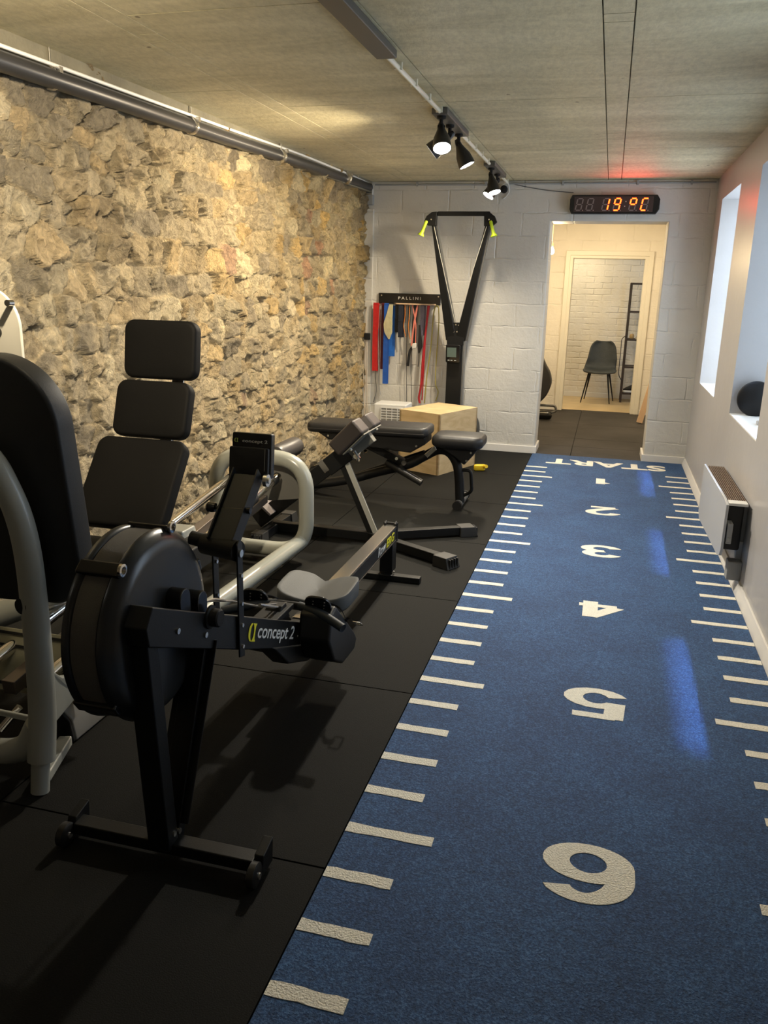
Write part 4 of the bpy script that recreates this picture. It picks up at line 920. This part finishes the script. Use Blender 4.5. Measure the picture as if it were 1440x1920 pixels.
b = MB(); b.cyl((-1.8, -6.02, .21), (-1.0, -6.02, .19), .010); b.build('cross_rod', GREYN, nm)
b = MB(); b.cyl((-1.17, -6.02, .13), (-1.12, -5.98, .20), .012); b.build('pivot_pin', CHROME, nm)
# pad: stadium top, leaning back slightly
def stad(hw, h, rt, rb, n=14):
    o = []
    for k in range(n+1): t = PI/2*k/n; o.append((hw-rt+rt*math.cos(t), h-rt+rt*math.sin(t)))
    for k in range(n+1): t = PI/2+PI/2*k/n; o.append((-hw+rt+rt*math.cos(t), h-rt+rt*math.sin(t)))
    for k in range(n+1): t = PI+PI/2*k/n; o.append((-hw+rb+rb*math.cos(t), rb+rb*math.sin(t)))
    for k in range(n+1): t = 3*PI/2+PI/2*k/n; o.append((hw-rb+rb*math.cos(t), rb+rb*math.sin(t)))
    return o
def slabpad(o, ex, ez, hw, h, rt, rb, th, m_, name, parent, re=.014):
    o, ex, ez = V(o), V(ex).normalized(), V(ez).normalized(); n_ = ex.cross(ez).normalized()   # n_ points towards the viewer side (-y)
    prof = [(re*(1-math.sin(PI/2*k/4)), re*(1-math.cos(PI/2*k/4))) for k in range(5)]; prof += [(i, th-h_) for i, h_ in prof[::-1]]
    m = MB(); vs = []; fs = []
    for ins, d in prof:
        q = stad(hw-ins, h-2*ins, max(rt-ins, .002), max(rb-ins, .002)); vs += [o+ex*x+ez*(z+ins)-n_*d for x, z in q]
    k = len(vs)//len(prof)
    for i in range(len(prof)-1):
        for j in range(k): fs.append((i*k+j, i*k+(j+1) % k, (i+1)*k+(j+1) % k, (i+1)*k+j))
    fs.append(tuple(range(k))); fs.append(tuple((len(prof)-1)*k+j for j in range(k-1, -1, -1))); m.add(vs, fs); return m.build(name, m_, parent)
pv = V((0.0, -.055, .74)).normalized()
slabpad((-1.080, -5.965, .565), (1, 0, .05), (-.05, -.05, 1), .225, .765, .215, .115, .085, mat('charcoal upholstery', (.016, .017, .018), .5, bump=.1, bscale=400, spec=.35), 'back_pad', nm, re=.012)
slabpad((-1.30, -5.80, .95), (1, 0, 0), (0, 0, 1), .170, .57, .125, .05, .012, mat('pale grey shroud', (.62, .60, .52), .45), 'shroud_plate', nm, re=.003)
b = MB(); b.cyl((-1.150, -5.822, 1.470), (-1.150, -5.800, 1.470), .010); b.build('shroud_bolt', CHROME, nm)
b = MB(); b.cyl((-1.215, -5.84, 1.38), (-1.215, -5.80, 1.38), .018); b.build('pivot_knob', BLACKG, nm)
b = MB(); b.bar((-1.15, -5.83, .8), (-1.15, -5.83, 1.2), .03, .02, upv=(0, 1, 0)); b.bar((-1.06, -5.86, .9), (-1.03, -5.98, .70), .03, .02); b.build('pad_mount', BLACKP, nm, bev=.004)
# base casting to the right of the foot
b = MB(); b.prism([(-.985, -6.03, .385), (-1.0, -5.95, .315), (-1.02, -5.86, .275), (-1.04, -5.79, .250), (-1.04, -5.83, .18), (-.985, -6.03, .19)], (.03, 0, 0)); b.bar((-.975, -6.08, .03), (-1.05, -5.86, .022), .022, .018); b.build('gusset', GREYN, nm, bev=.006)
b = MB()
prof = [(.0, .0), (.0, .175), (.03, .165), (.055, .13), (.078, .10), (.12, .075), (.14, .0)]
b.prism([(-1.125+x*.68, -5.83, z*1.08+.004) for x, z in prof], (.0, .62, 0)); b.build('base_cover', mat('grey base cover', (.19, .19, .185), .5), nm, bev=.008)
b = MB(); b.prism([(-1.122+x*.64, -5.842, z*1.02+.006) for x, z in prof], (0, .012, 0)); b.build('cover_end_cap', BLACKM, nm, bev=.004)

# ------------------------------------------------------------------ rowing machine
rw = thing('rowing_machine', 'black rowing machine with a round flywheel and grey seat in the foreground', 'rowing machine', (-.44, -5.1, 0))
XR = -.445
b = MB(); b.box(XR-.275, XR+.275, -6.285, -6.235, .022, .058); o = b.build('front_foot_bar', BLACKP, rw, bev=.004)
for s_ in (-1, 1):
    x = XR+s_*.287
    b = MB(); b.prism([(x-.014, -6.29, .012), (x-.014, -6.21, .012), (x-.014, -6.205, .085), (x-.014, -6.27, .07)], (.028, 0, 0)); b.build('foot_bracket', BLACKP, rw, bev=.003)
    b = MB(); b.lathe((x-.013, -6.305, .036), (1, 0, 0), [(.0, 0), (.026, 0), (.034, .004), (.034, .022), (.026, .026), (0, .026)], 28); wl = b.build('wheel', mat('black wheel rubber', (.015, .015, .015), .35), rw)
    b = MB(); b.cyl((x+s_*0-.018, -6.305, .036), (x+.018, -6.305, .036), .009); b.build('axle', BOLT, wl)
b = MB(); b.bar((XR+.005, -6.275, .045), (XR+.01, -6.335, .70), .032, .026, upv=(0, 1, 0)); b.build('front_leg', BLACKP, rw, bev=.005)
b = MB(); b.bar((XR+.005, -6.235, .045), (XR+.01, -6.02, .60), .030, .020, upv=(0, 1, 0)); b.bar((XR+.037, -6.232, .09), (XR+.042, -6.03, .56), .003, .022, upv=(1, 0, 0)); b.bar((XR-.027, -6.232, .09), (XR-.022, -6.03, .56), .003, .022, upv=(1, 0, 0)); b.build('front_leg', BLACKP, rw, bev=.003)
b = MB()
for y, z in ((-6.262, .085), (-6.235, .075)): b.cyl((XR+.03, y-.01, z), (XR+.041, y-.01, z), .008)
b.build('leg_bolts', BOLT, rw)
# flywheel drum
cy, cz, Rd = -6.185, .660, .236
drum = MB(); drum.lathe((-.452, cy, cz), (-1, 0, 0), [(.0, -.001), (.205, -.001), (.224, .002), (.236, .010), (.246, .020), (.256, .030), (.258, .038), (.250, .042), (.248, .046), (.248, .118), (.256, .122), (.258, .135), (.235, .150), (.18, .158), (0, .158)], 96)
dr = drum.build('flywheel_housing', mat('satin black drum', (.017, .018, .019), .28, bump=.04, bscale=500), rw, ang=60)
b = MB(); b.lathe((-.498, cy, cz), (-1, 0, 0), [(.2495, 0), (.2515, .003), (.2515, .066), (.2495, .069)], 96); b.build('vent_band', mat('dark grey perforated mesh', (.16, .15, .135), .5, bump=.9, bscale=700), dr)
b = MB()
for a in (128, 72, 20, 215, 258):
    t = math.radians(a); e = V((0, math.cos(t), math.sin(t))); tt = V((0, -math.sin(t), math.cos(t)))
    b = MB(); b.obox(V((-.532, cy, cz))+e*.256, (.060, 0, 0), e*.009, tt*.020); b.build('cage_spacer', BLACKG, dr, bev=.006)
b = MB()
for a in (128, 72):
    t = math.radians(a); e = V((0, math.cos(t), math.sin(t))); c = V((-.468, cy, cz))+e*.262; b.lathe(c, (1, 0, 0), [(.016, -.004), (.016, .004), (.010, .005), (.010, -.001), (0, -.001)], 20)
b.build('spacer_bolt', CHROME, dr)
b = MB(); b.box(-.458, -.4505, cy-.105, cy-.055, cz-.165, cz-.105); lb_ = b.build('data_plate', mat('printed sticker', (.10, .10, .10), .5), dr)
b = MB(); b.box(-.4508, -.4498, cy-.103, cy-.090, cz-.130, cz-.108); b.box(-.4508, -.4498, cy-.070, cy-.058, cz-.163, cz-.150)
for k in range(7): b.box(-.4508, -.4498, cy-.086, cy-.060, cz-.112-k*.0065, cz-.110-k*.0065)
b.build('sticker_print', mat('sticker print', (.55, .56, .58), .5), lb_)
# beam
def P2(L, x): return [(x, y, z) for y, z in L]
side = [(-6.345, .780), (-6.380, .735), (-6.370, .684), (-5.847, .447), (-5.30, .215), (-5.26, .300), (-5.362, .345), (-5.841, .557)]
b = MB(); b.prism(P2(side, -.390), (-.066, 0, 0)); bm_ = b.build('main_beam', BLACKP, rw, bev=.004)
b = MB()
for y, z in ((-6.235, .672), (-6.085, .598)): b.cyl((-.392, y, z), (-.385, y, z), .008)
b.build('beam_bolt', BOLT, bm_)
b = MB(); b.lathe((-.39, -6.055, .640), (1, 0, 0), [(.034, 0), (.034, .006), (.026, .008), (.026, .030), (.022, .034), (0, .034)], 28); b.build('round_plug', BLACKM, bm_)
for y in (-6.155, -6.06):
    b = MB(); z = .79+(y+6.25)*-.43; t = 10; P = [(-.43, y-.028+.0, z-.06)]; 
    P = [(-.452, y-.028, z-.07)]+[(-.452, y-.028*math.cos(PI*k/t), z-.02+.028*math.sin(PI*k/t)) for k in range(t+1)]+[(-.452, y+.028, z-.07)]
    b.prism(P, (.045, 0, 0)); b.build('axle_bracket', BLACKG, bm_, bev=.003)
bdir = V((0, .9145, -.4045)); bup = V((0, .4045, .9145))
text_part('concept 2', 'beam_lettering', V((-.3885, -5.745, .428)), bdir, bup, .345, .062, WHITEP, bm_, bold=.01, shear=.15)
def logo(o, ex, ey, s, m1, parent, nm_='brand_logo'):
    o, ex, ey = V(o), V(ex).normalized(), V(ey).normalized(); n = ex.cross(ey); m = MB(); N = 20
    out = [(-.0+.42*math.cos(t)*1.0, .5+.5*math.sin(t)) for t in [PI/2+PI*k/N for k in range(N+1)]]; inn = [(.10+.26*math.cos(t), .5+.46*math.sin(t)) for t in [3*PI/2-PI*k/N for k in range(N+1)]]
    q = lambda x, y: o+ex*(x+.42)*s+ey*y*s
    for k in range(N): 
        a = out[k]; b_ = out[k+1]; c = inn[N-k-1]; d = inn[N-k]; m.prism([q(*a), q(*b_), q(*c), q(*d)], n*.0008)
    L_ = [(.08, 1), (.62, 1), (.62, .95), (.52, .84), (.50, .5), (.52, .16), (.62, .05), (.62, 0), (.08, 0), (.20, .1), (.30, .3), (.33, .5), (.30, .7), (.20, .9)]
    m.prism([q(*p) for p in L_], n*.0008); return m.build(nm_, m1, parent)
logo(V((-.3885, -5.815, .462)), bdir, bup, .058, YELLOW, bm_)
b = MB(); b.cyl((-.392, -5.375, .292), (-.387, -5.375, .292), .004); b.build('beam_dot', BOLT, bm_)
# monitor post
for x, y0 in ((-.386, -5.868), (-.500, -5.80)):
    b = MB(); b.prism([(x, y0-.018, .44 if x > -.45 else .50), (x, y0+.018, .43 if x > -.45 else .50), (x, y0+.018, .795), (x, y0, .812), (x, y0-.018, .80)], (.006, 0, 0)); st = b.build('post_strip', BLACKP, rw, bev=.002)
    b = MB()
    for z in ((.77, .70, .61, .54, .47) if x > -.45 else (.71, .60)): b.cyl((x+.004, y0, z), (x+.011, y0, z), .006 if z < .75 else .012)
    b.build('strip_bolt', BOLT, st)
b = MB(); b.cyl((-.515, -5.83, .775), (-.388, -5.865, .775), .032); b.cyl((-.56, -5.83, .79), (-.50, -5.83, .78), .022); b.build('post_pivot', BLACKM, rw)
ad_ = V((0, -5.555+5.845, .960-.79)).normalized()
b = MB(); A = V((-.447, -5.85, .790)); B = V((-.447, -5.665, .955)); 
b.bar(A, B, .038, .016, upv=(0, -1, 1)); arm = b.build('monitor_arm', mat('graphite arm', (.012, .014, .016), .4, spec=.35), rw, bev=.004)
b = MB(); b.bar(A+V((.041, 0, 0)), B+V((.041, .01, .01)), .0025, .026, upv=(0, -1, 1)); b.bar(A+V((-.041, 0, 0)), B+V((-.041, .01, .01)), .0025, .026, upv=(0, -1, 1)); b.build('arm_flange', BLACKP, arm)
b = MB(); b.cyl((-.515, -5.77, .875), (-.395, -5.77, .875), .006); b.lathe((-.515, -5.77, .875), (-1, 0, 0), [(.014, -.01), (.016, 0), (.016, .014), (.01, .02), (0, .02)], 16); b.cyl((-.40, -5.77, .875), (-.388, -5.77, .875), .010); b.build('handle_hook', BLACKG, arm)
b = MB(); b.cyl((-.39, -5.655, .945), (-.378, -5.655, .945), .020); b.cyl((-.378, -5.655, .945), (-.372, -5.655, .945), .010); b.build('arm_pivot_bolt', BOLT, arm)
mc = V((-.452, -5.60, 1.010)); mo = MB(); mu_ = V((0, .12, 1)).normalized(); mn = V((0, -1, .12)).normalized()
mo.cushion(mc+mu_*.0, (1, 0, 0), mu_, mn, .068, .073, .014, .006, .003); mo = mo.build('monitor', BLACKG, arm)
b = MB(); b.cushion(mc+mn*.018-mu_*.022+V((-.004, 0, 0)), (1, 0, 0), mu_, mn, .067, .050, .010, .006, .003); bk = b.build('monitor_back', mat('matt monitor back', (.006, .006, .006), .55), mo)
b = MB(); b.obox(mc+mn*.029+V((.012, 0, -.02)), (.0015, 0, 0), mu_*.035, mn*.001); b.obox(mc+mn*.029+V((.052, 0, -.01)), (.001, 0, 0), mu_*.035, mn*.001); b.obox(mc+mn*.029+V((.020, 0, -.045)), (.003, 0, 0), mu_*.010, mn*.001)
for dx, dz, a, h_ in ((.033, -.035, .006, .0007), (.033, -.024, .006, .0007)): b.obox(mc+mn*.029+V((dx, 0, dz)), (a, 0, 0), mu_*h_, mn*.001)
for dx in (.027, .039): b.obox(mc+mn*.029+V((dx, 0, -.0295)), (.0007, 0, 0), mu_*.0055, mn*.001)
b.build('back_print', mat('faint print', (.25, .25, .22), .5), mo)
text_part('concept 2', 'monitor_lettering', mc+mn*.0145+V((-.030, 0, .040)), (1, 0, 0), mu_, .086, .013, mat('dull white print', (.6, .6, .56), .5), mo, bold=.005)
logo(mc+mn*.0145+V((-.058, 0, .042)), (1, 0, 0), mu_, .013, mat('dull olive print', (.42, .50, .10), .5), mo)
# rail
b = MB(); b.box(-.478, -.406, -5.32, -3.80, .205, .284); rl = b.build('rail', BLACKP, rw, bev=.003)
b = MB(); b.box(-.474, -.410, -5.20, -3.815, .2835, .2885); b.box(-.4785, -.474, -5.2, -3.81, .276, .287); b.box(-.410, -.4055, -5.2, -3.81, .276, .287); b.build('steel_track', STEEL, rl)
b = MB(); b.box(-.406, -.4045, -5.2, -3.81, .206, .210); b.build('rail_trim', STEEL, rl)
b = MB(); b.box(-.482, -.402, -3.815, -3.80, .195, .30)
for x in (-.47, -.414): b.cyl((x, -3.83, .292), (x, -3.80, .302), .007)
b.build('rail_end_cap', BLACKM, rl, bev=.002)
rx = V((0, 1, 0)); ru = V((0, 0, 1))
text_part('Row', 'rail_lettering', V((-.4050, -4.20, .222)), rx, ru, .155, .046, mat('rail white print', (.6, .6, .57), .5), rl, bold=.015, shear=.2)
text_part('ERG', 'rail_lettering', V((-.4050, -4.035, .222)), rx, ru, .165, .046, YELLOW, rl, bold=.03, shear=.2)
b = MB(); b.prism([(-.475, -3.90, .21), (-.405, -3.90, .21), (-.405, -3.90, .04), (-.478, -3.90, .04)], (0, .085, 0)); b.build('rear_leg', BLACKP, rw, bev=.004)
b = MB(); b.box(-.62, -.245, -3.925, -3.875, .0, .034); b.build('rear_foot_bar', BLACKP, rw, bev=.005)
b = MB(); b.cyl((-.40, -3.895, .045), (-.392, -3.895, .045), .007); b.build('rear_bolt', BOLT, rw)
# seat
def seat():
    m = MB(); nx, nr_ = 48, 10; hx, hy = .158, .128; c = V((XR-.005, -4.975, -.002)); vs = []; fs = []
    def out(t):
        cx_, sy_ = math.cos(t), math.sin(t); e = 2/4.2; x = hx*math.copysign(abs(cx_)**e, cx_); y = hy*math.copysign(abs(sy_)**e, sy_)
        if y > 0: y -= .035*math.exp(-(x/.035)**2)
        else: y += .012*math.exp(-(x/.05)**2)
        return x, y
    def top(x, y): return .338+.026*(abs(x)/hx)**2-.012*math.exp(-((x/.05)**2))+.010*(y/hy)
    rings = []
    for k in range(nr_+1):
        f = k/nr_; rr = math.sin(f*PI/2)
        for i in range(nx): t = 2*PI*i/nx; x, y = out(t); x *= rr; y *= rr; z = top(x, y)-(.010*max(0, (f-.8)/.2)**2); vs.append(c+V((x, y, z)))
    for s_, z in ((1.0, .318), (.99, .286), (.93, .272)):
        for i in range(nx): t = 2*PI*i/nx; x, y = out(t); vs.append(c+V((x*s_, y*s_, z+.012*(abs(x)/hx)**2)))
    R_ = nr_+4
    for k in range(R_-1):
        for i in range(nx): fs.append((k*nx+i, k*nx+(i+1) % nx, (k+1)*nx+(i+1) % nx, (k+1)*nx+i))
    fs.append(tuple((R_-1)*nx+i for i in range(nx)))
    m.add(vs, fs); return m
st = seat().build('seat', SEATG, rw, ang=60)
b = MB(); b.box(XR-.06, XR+.06, -5.05, -4.90, .262, .30); b.box(XR-.055, XR-.038, -5.07, -4.88, .235, .29); b.box(XR+.045, XR+.058, -5.07, -4.88, .235, .29); b.build('seat_carriage', BLACKM, st, bev=.004)
# footrests
for s_ in (-1, 1):
    x0 = -.384 if s_ > 0 else -.632; x1 = x0+.125
    b = MB(); b.prism([(x0, y, z) for y, z in ((-5.37, .385), (-5.31, .405), (-5.08, .21), (-5.04, .165), (-5.07, .125), (-5.22, .130), (-5.33, .19), (-5.39, .29))], (x1-x0, 0, 0)); ft = b.build('foot_stretcher', mat('black nylon', (.010, .010, .010), .42), rw, bev=.012, bseg=3)
    b = MB(); hx0 = x0+.015; cc = V(((x0+x1)/2, -5.335, .402)); ud = V((0, -.45, .89)).normalized(); b.cushion(cc, (1, 0, 0), ud, V((1, 0, 0)).cross(ud), .050, .055, .005, .035, .002); hl = b.build('heel_plate', BLACKG, ft)
    b = MB()
    nn_ = V((1, 0, 0)).cross(ud)
    for i in range(5):
        for dx in (-.022, .022): q = cc+ud*(.035-.017*i)+V((dx-.004*(i-2), 0, 0)); b.cyl(q+nn_*.003, q+nn_*.0068, .0028, seg=8)
    b.build('peg_holes', mat('pale peg', (.45, .45, .42), .5), hl)
    b = ribbon([(x0-.005, -5.26, .33), (x0+.03, -5.23, .37), (x1-.03, -5.20, .355), (x1+.006, -5.20, .30)], .030, .003, wd=(0, .6, -.6)); b.build('foot_strap', fab('black webbing', (.008, .008, .009)), ft)
b = MB(); b.prism([(-.455, y, z) for y, z in ((-5.62, .355), (-5.30, .23), (-5.10, .19), (-5.12, .13), (-5.27, .145), (-5.47, .225))], (.07, 0, 0)); b.build('lower_cover', mat('black nylon', (.010, .010, .010), .42), rw, bev=.008)
b = ribbon([(-.26, -5.20, .30), (-.24, -5.22, .325), (-.21, -5.235, .312)], .022, .003, wd=(0, .7, -.5)); b.build('strap_end', fab('black webbing', (.008, .008, .009)), rw)
b = MB(); b.tube(fillet([(-.215, -5.255, .325), (-.185, -5.255, .325), (-.185, -5.215, .30), (-.215, -5.215, .30)], .004, 2, closed=True), .003, 8, closed=True); b.build('strap_buckle', STEEL, rw)
# handle resting in its holder and chain
b = MB(); b.box(-.49, -.40, -5.56, -5.38, .405, .425); b.prism([(-.475, -5.50, .40), (-.475, -5.46, .44), (-.475, -5.42, .44), (-.475, -5.38, .37)], (.06, 0, 0)); b.build('handle_holder', BLACKM, rw, bev=.004)
hy, hz = -5.33, .385
hp = cr([(-.68, hy-.07, hz-.02), (-.58, hy-.03, hz+.0), (-.50, hy, hz+.008), (-.445, hy, hz+.01), (-.39, hy, hz+.008), (-.30, hy-.03, hz-.0), (-.205, hy-.07, hz-.025)], 6)
b = MB(); b.tube(hp, .0135, 16); hd = b.build('handle', BLACKM, rw)
b = MB(); b.tube(hp[-14:], .0165, 16); b.tube(hp[:14], .0165, 16); b.build('handle_grip', mat('navy foam grip', (.020, .028, .038), .55), hd)
b = MB(); b.tube([(-.455, -5.99, .655), (-.445, -5.80, .585), (-.445, -5.62, .50), (-.445, -5.34, .405)], .0035, 8); b.tube([(-.43, -5.62, .505), (-.43, -5.44, .425)], .006, 8); b.build('chain', STEEL, rw)
b = MB(); b.tube([(-.44, -6.02, .66), (-.438, -5.93, .64), (-.438, -5.86, .61)], .004, 8); b.build('chain_guide', STEEL, rw)

# ------------------------------------------------------------------ beyond the doorway
ch = thing('dining_chair', 'dark grey upholstered shell chair on thin black legs in the rear room', 'chair', (.54, 4.4, 0))
def shell():
    m = MB(); prof = [(-.235, .425, .44), (-.20, .447, .47), (-.10, .445, .48), (.0, .44, .475), (.10, .445, .46), (.17, .475, .45), (.205, .53, .44), (.225, .60, .425), (.245, .68, .40), (.265, .76, .375), (.278, .81, .335), (.285, .845, .27), (.288, .862, .20)]
    P = cr([(0, a, b_) for a, b_, c_ in prof], 3); wv = np.interp(np.linspace(0, 1, len(P)), np.linspace(0, 1, len(prof)), [c_ for *_, c_ in prof]); n = 12; vs = []; fs = []
    for p, wd in zip(P, wv):
        for i in range(n+1):
            t = -1+2*i/n; bow = .055*t*t; isb = min(1, max(0, (p.z-.46)/.15))
            vs.append(V((.545+t*wd/2+.02*isb, 4.40+p.y-bow*isb*.9, p.z+bow*(1-isb)*.45)))
    for k in range(len(P)-1):
        for i in range(n): a = k*(n+1)+i; fs.append((a, a+1, a+n+2, a+n+1))
    m.add(vs, fs); return m
o = shell().build('seat_shell', fab('charcoal fabric', (.035, .042, .045)), ch, ang=70)
sm = o.modifiers.new('thick', 'SOLIDIFY'); sm.thickness = .028; sm.offset = 0
sb = o.modifiers.new('sub', 'SUBSURF'); sb.levels = 1; sb.render_levels = 1
for (x, y, tx, ty) in ((.315, 4.205, .40, 4.29), (.72, 4.208, .66, 4.29), (.353, 4.66, .42, 4.52), (.772, 4.61, .68, 4.52)):
    b = MB(); b.tube([(x, y, 0), (tx, ty, .43)], .01, 12, rs=[.007, .014]); b.build('leg', BLACKM, ch)
sh = thing('metal_shelf', 'narrow black metal shelf rack against the rear brick wall', 'shelf', (1.1, 4.6, 0))
BR = mat('dark bronze metal', (.030, .020, .018), .45)
for x, y in ((.875, 4.5), (1.38, 4.5), (.875, 4.82), (1.38, 4.82)):
    b = MB(); b.box(x-.015, x+.015, y-.015, y+.015, 0, 1.69); b.build('upright', BR, sh)
for z in (.13, .51, .90, 1.29, 1.68):
    b = MB(); b.box(.86, 1.395, 4.487, 4.513, z-.012, z+.012); b.box(.86, 1.395, 4.807, 4.833, z-.012, z+.012); b.box(.863, .887, 4.5, 4.82, z-.012, z+.012); b.box(1.368, 1.392, 4.5, 4.82, z-.012, z+.012)
    if z < 1.6: b.box(.875, 1.38, 4.5, 4.82, z-.004, z+.004)
    b.build('shelf_board', BR, sh)
b = MB(); b.tube(fillet([(.862, 4.47, .32), (.812, 4.47, .40), (.812, 4.47, .92), (.865, 4.47, .96)], .05), .006, 8); b.build('side_rail', BR, sh)
s1 = thing('shoe', 'black and white shoe on the lowest shelf of the metal rack', 'shoe', (1.0, 4.6, .142))
b = MB()
def ringloft(m, secs, n=16):
    vs = []; fs = []
    for (x, w_, z0, z1, yc_) in secs:
        for i in range(n): t = 2*PI*i/n; vs.append(V((x, yc_+w_*math.cos(t), (z0+z1)/2+(z1-z0)/2*math.sin(t))))
    for k in range(len(secs)-1):
        for i in range(n): fs.append((k*n+i, k*n+(i+1) % n, (k+1)*n+(i+1) % n, (k+1)*n+i))
    fs += [tuple(range(n)), tuple((len(secs)-1)*n+i for i in range(n-1, -1, -1))]; m.add(vs, fs)
ringloft(b, [(.90, .02, .155, .19, 4.6), (.94, .042, .15, .215, 4.6), (1.0, .048, .15, .245, 4.6), (1.06, .042, .15, .275, 4.6), (1.12, .036, .15, .30, 4.6), (1.16, .030, .15, .30, 4.6), (1.175, .02, .155, .28, 4.6)]); b.build('upper', BLACKM, s1)
b = MB(); b.cushion((1.035, 4.6, .158), (1, 0, 0), (0, 1, 0), (0, 0, 1), .145, .052, .015, .045, .006); b.build('sole', WHITEPL, s1)
for x, lb, sz in ((.95, 'small round wooden ornament on the middle shelf of the metal rack', 0), (1.03, 'small pointed ornament beside the round one on the middle shelf', 1)):
    b = MB()
    if sz == 0: b.lathe((x, 4.62, .905), (0, 0, 1), [(.0, .004), (.028, .012), (.036, .04), (.026, .07), (.0, .08)], 20)
    else: b.lathe((x, 4.62, .905), (0, 0, 1), [(.035, .004), (.03, .02), (.0, .08)], 20)
    tag(b.build('ornament', mat('tan wood %d' % sz, (.45, .30, .13) if sz == 0 else (.38, .34, .27), .5), org=(x, 4.62, .904)), lb, 'ornament')
b = MB(); b.bar((1.085, 2.50, .012), (1.395, 2.56, 1.52), .035, .022, upv=(0, 1, 0))
tag(b.build('pine_plank', PINE, org=(1.1, 2.5, 0), bev=.002), 'pale pine plank leaning against the wall beyond the doorway', 'plank')
pb = thing('pendant_bulb', 'bare glowing bulb hanging on a cable beyond the doorway', 'light bulb', (-.084, 1.8, 2.45))
b = MB(); b.cyl((-.084, 1.8, 2.07), (-.080, 1.8, H-.04), .0035, seg=8); b.build('cable', mat('pale flex', (.55, .45, .3), .5), pb)
b = MB(); b.lathe((-.084, 1.8, 2.03), (0, 0, 1), [(.014, 0), (.016, .03), (.010, .045), (0, .046)], 16); b.build('socket', mat('brass socket', (.5, .36, .15), .35, .8), pb)
b = MB(); b.lathe((-.084, 1.8, 1.945), (0, 0, 1), [(0, 0), (.022, .006), (.032, .025), (.030, .048), (.016, .075), (.013, .088)], 24); b.build('bulb', emat('bulb glass', (1, .74, .38), 28), pb)
light('POINT', 'bulb_light', (-.05, 1.72, 1.93), 16, (1, .72, .38), shadow_soft_size=.04)
bk = thing('exercise_bike', 'black exercise bike partly hidden by the doorway edge', 'exercise bike', (-.35, 2.3, 0))
def blade():
    m = MB(); o_ = [(-.62, .20), (-.30, .17), (-.15, .205), (-.055, .30), (-.008, .42), (-.002, .50), (-.03, .60), (-.085, .69), (-.135, .80), (-.17, .92), (-.23, 1.02), (-.40, 1.0), (-.6, .7)]
    o_ = cr([(x, 0, z) for x, z in o_], 4, closed=True); m.prism([(p.x, 2.24, p.z) for p in o_], (0, .12, 0)); return m
blade().build('shroud', mat('dark grey plastic', (.028, .027, .027), .4), bk, bev=.02, bseg=3)
b = MB(); b.tube(fillet([(-.9, 2.30, .175), (.065, 2.30, .185), (.085, 2.30, .12), (.03, 2.30, .10)], .03), .016, 12); b.build('base_frame', GREYD, bk)
b = MB(); b.cyl((-.5, 2.28, .065), (-.02, 2.28, .065), .056); b.lathe((-.02, 2.28, .065), (1, 0, 0), [(.056, 0), (.052, .03), (.035, .05), (0, .058)], 24); b.build('base_pod', BLACKG, bk)
b = MB(); b.bar((-.15, 2.26, .80), (-.24, 2.26, 1.10), .02, .02, upv=(0, 1, 0)); b.build('handlebar_post', BLACKM, bk, bev=.004)
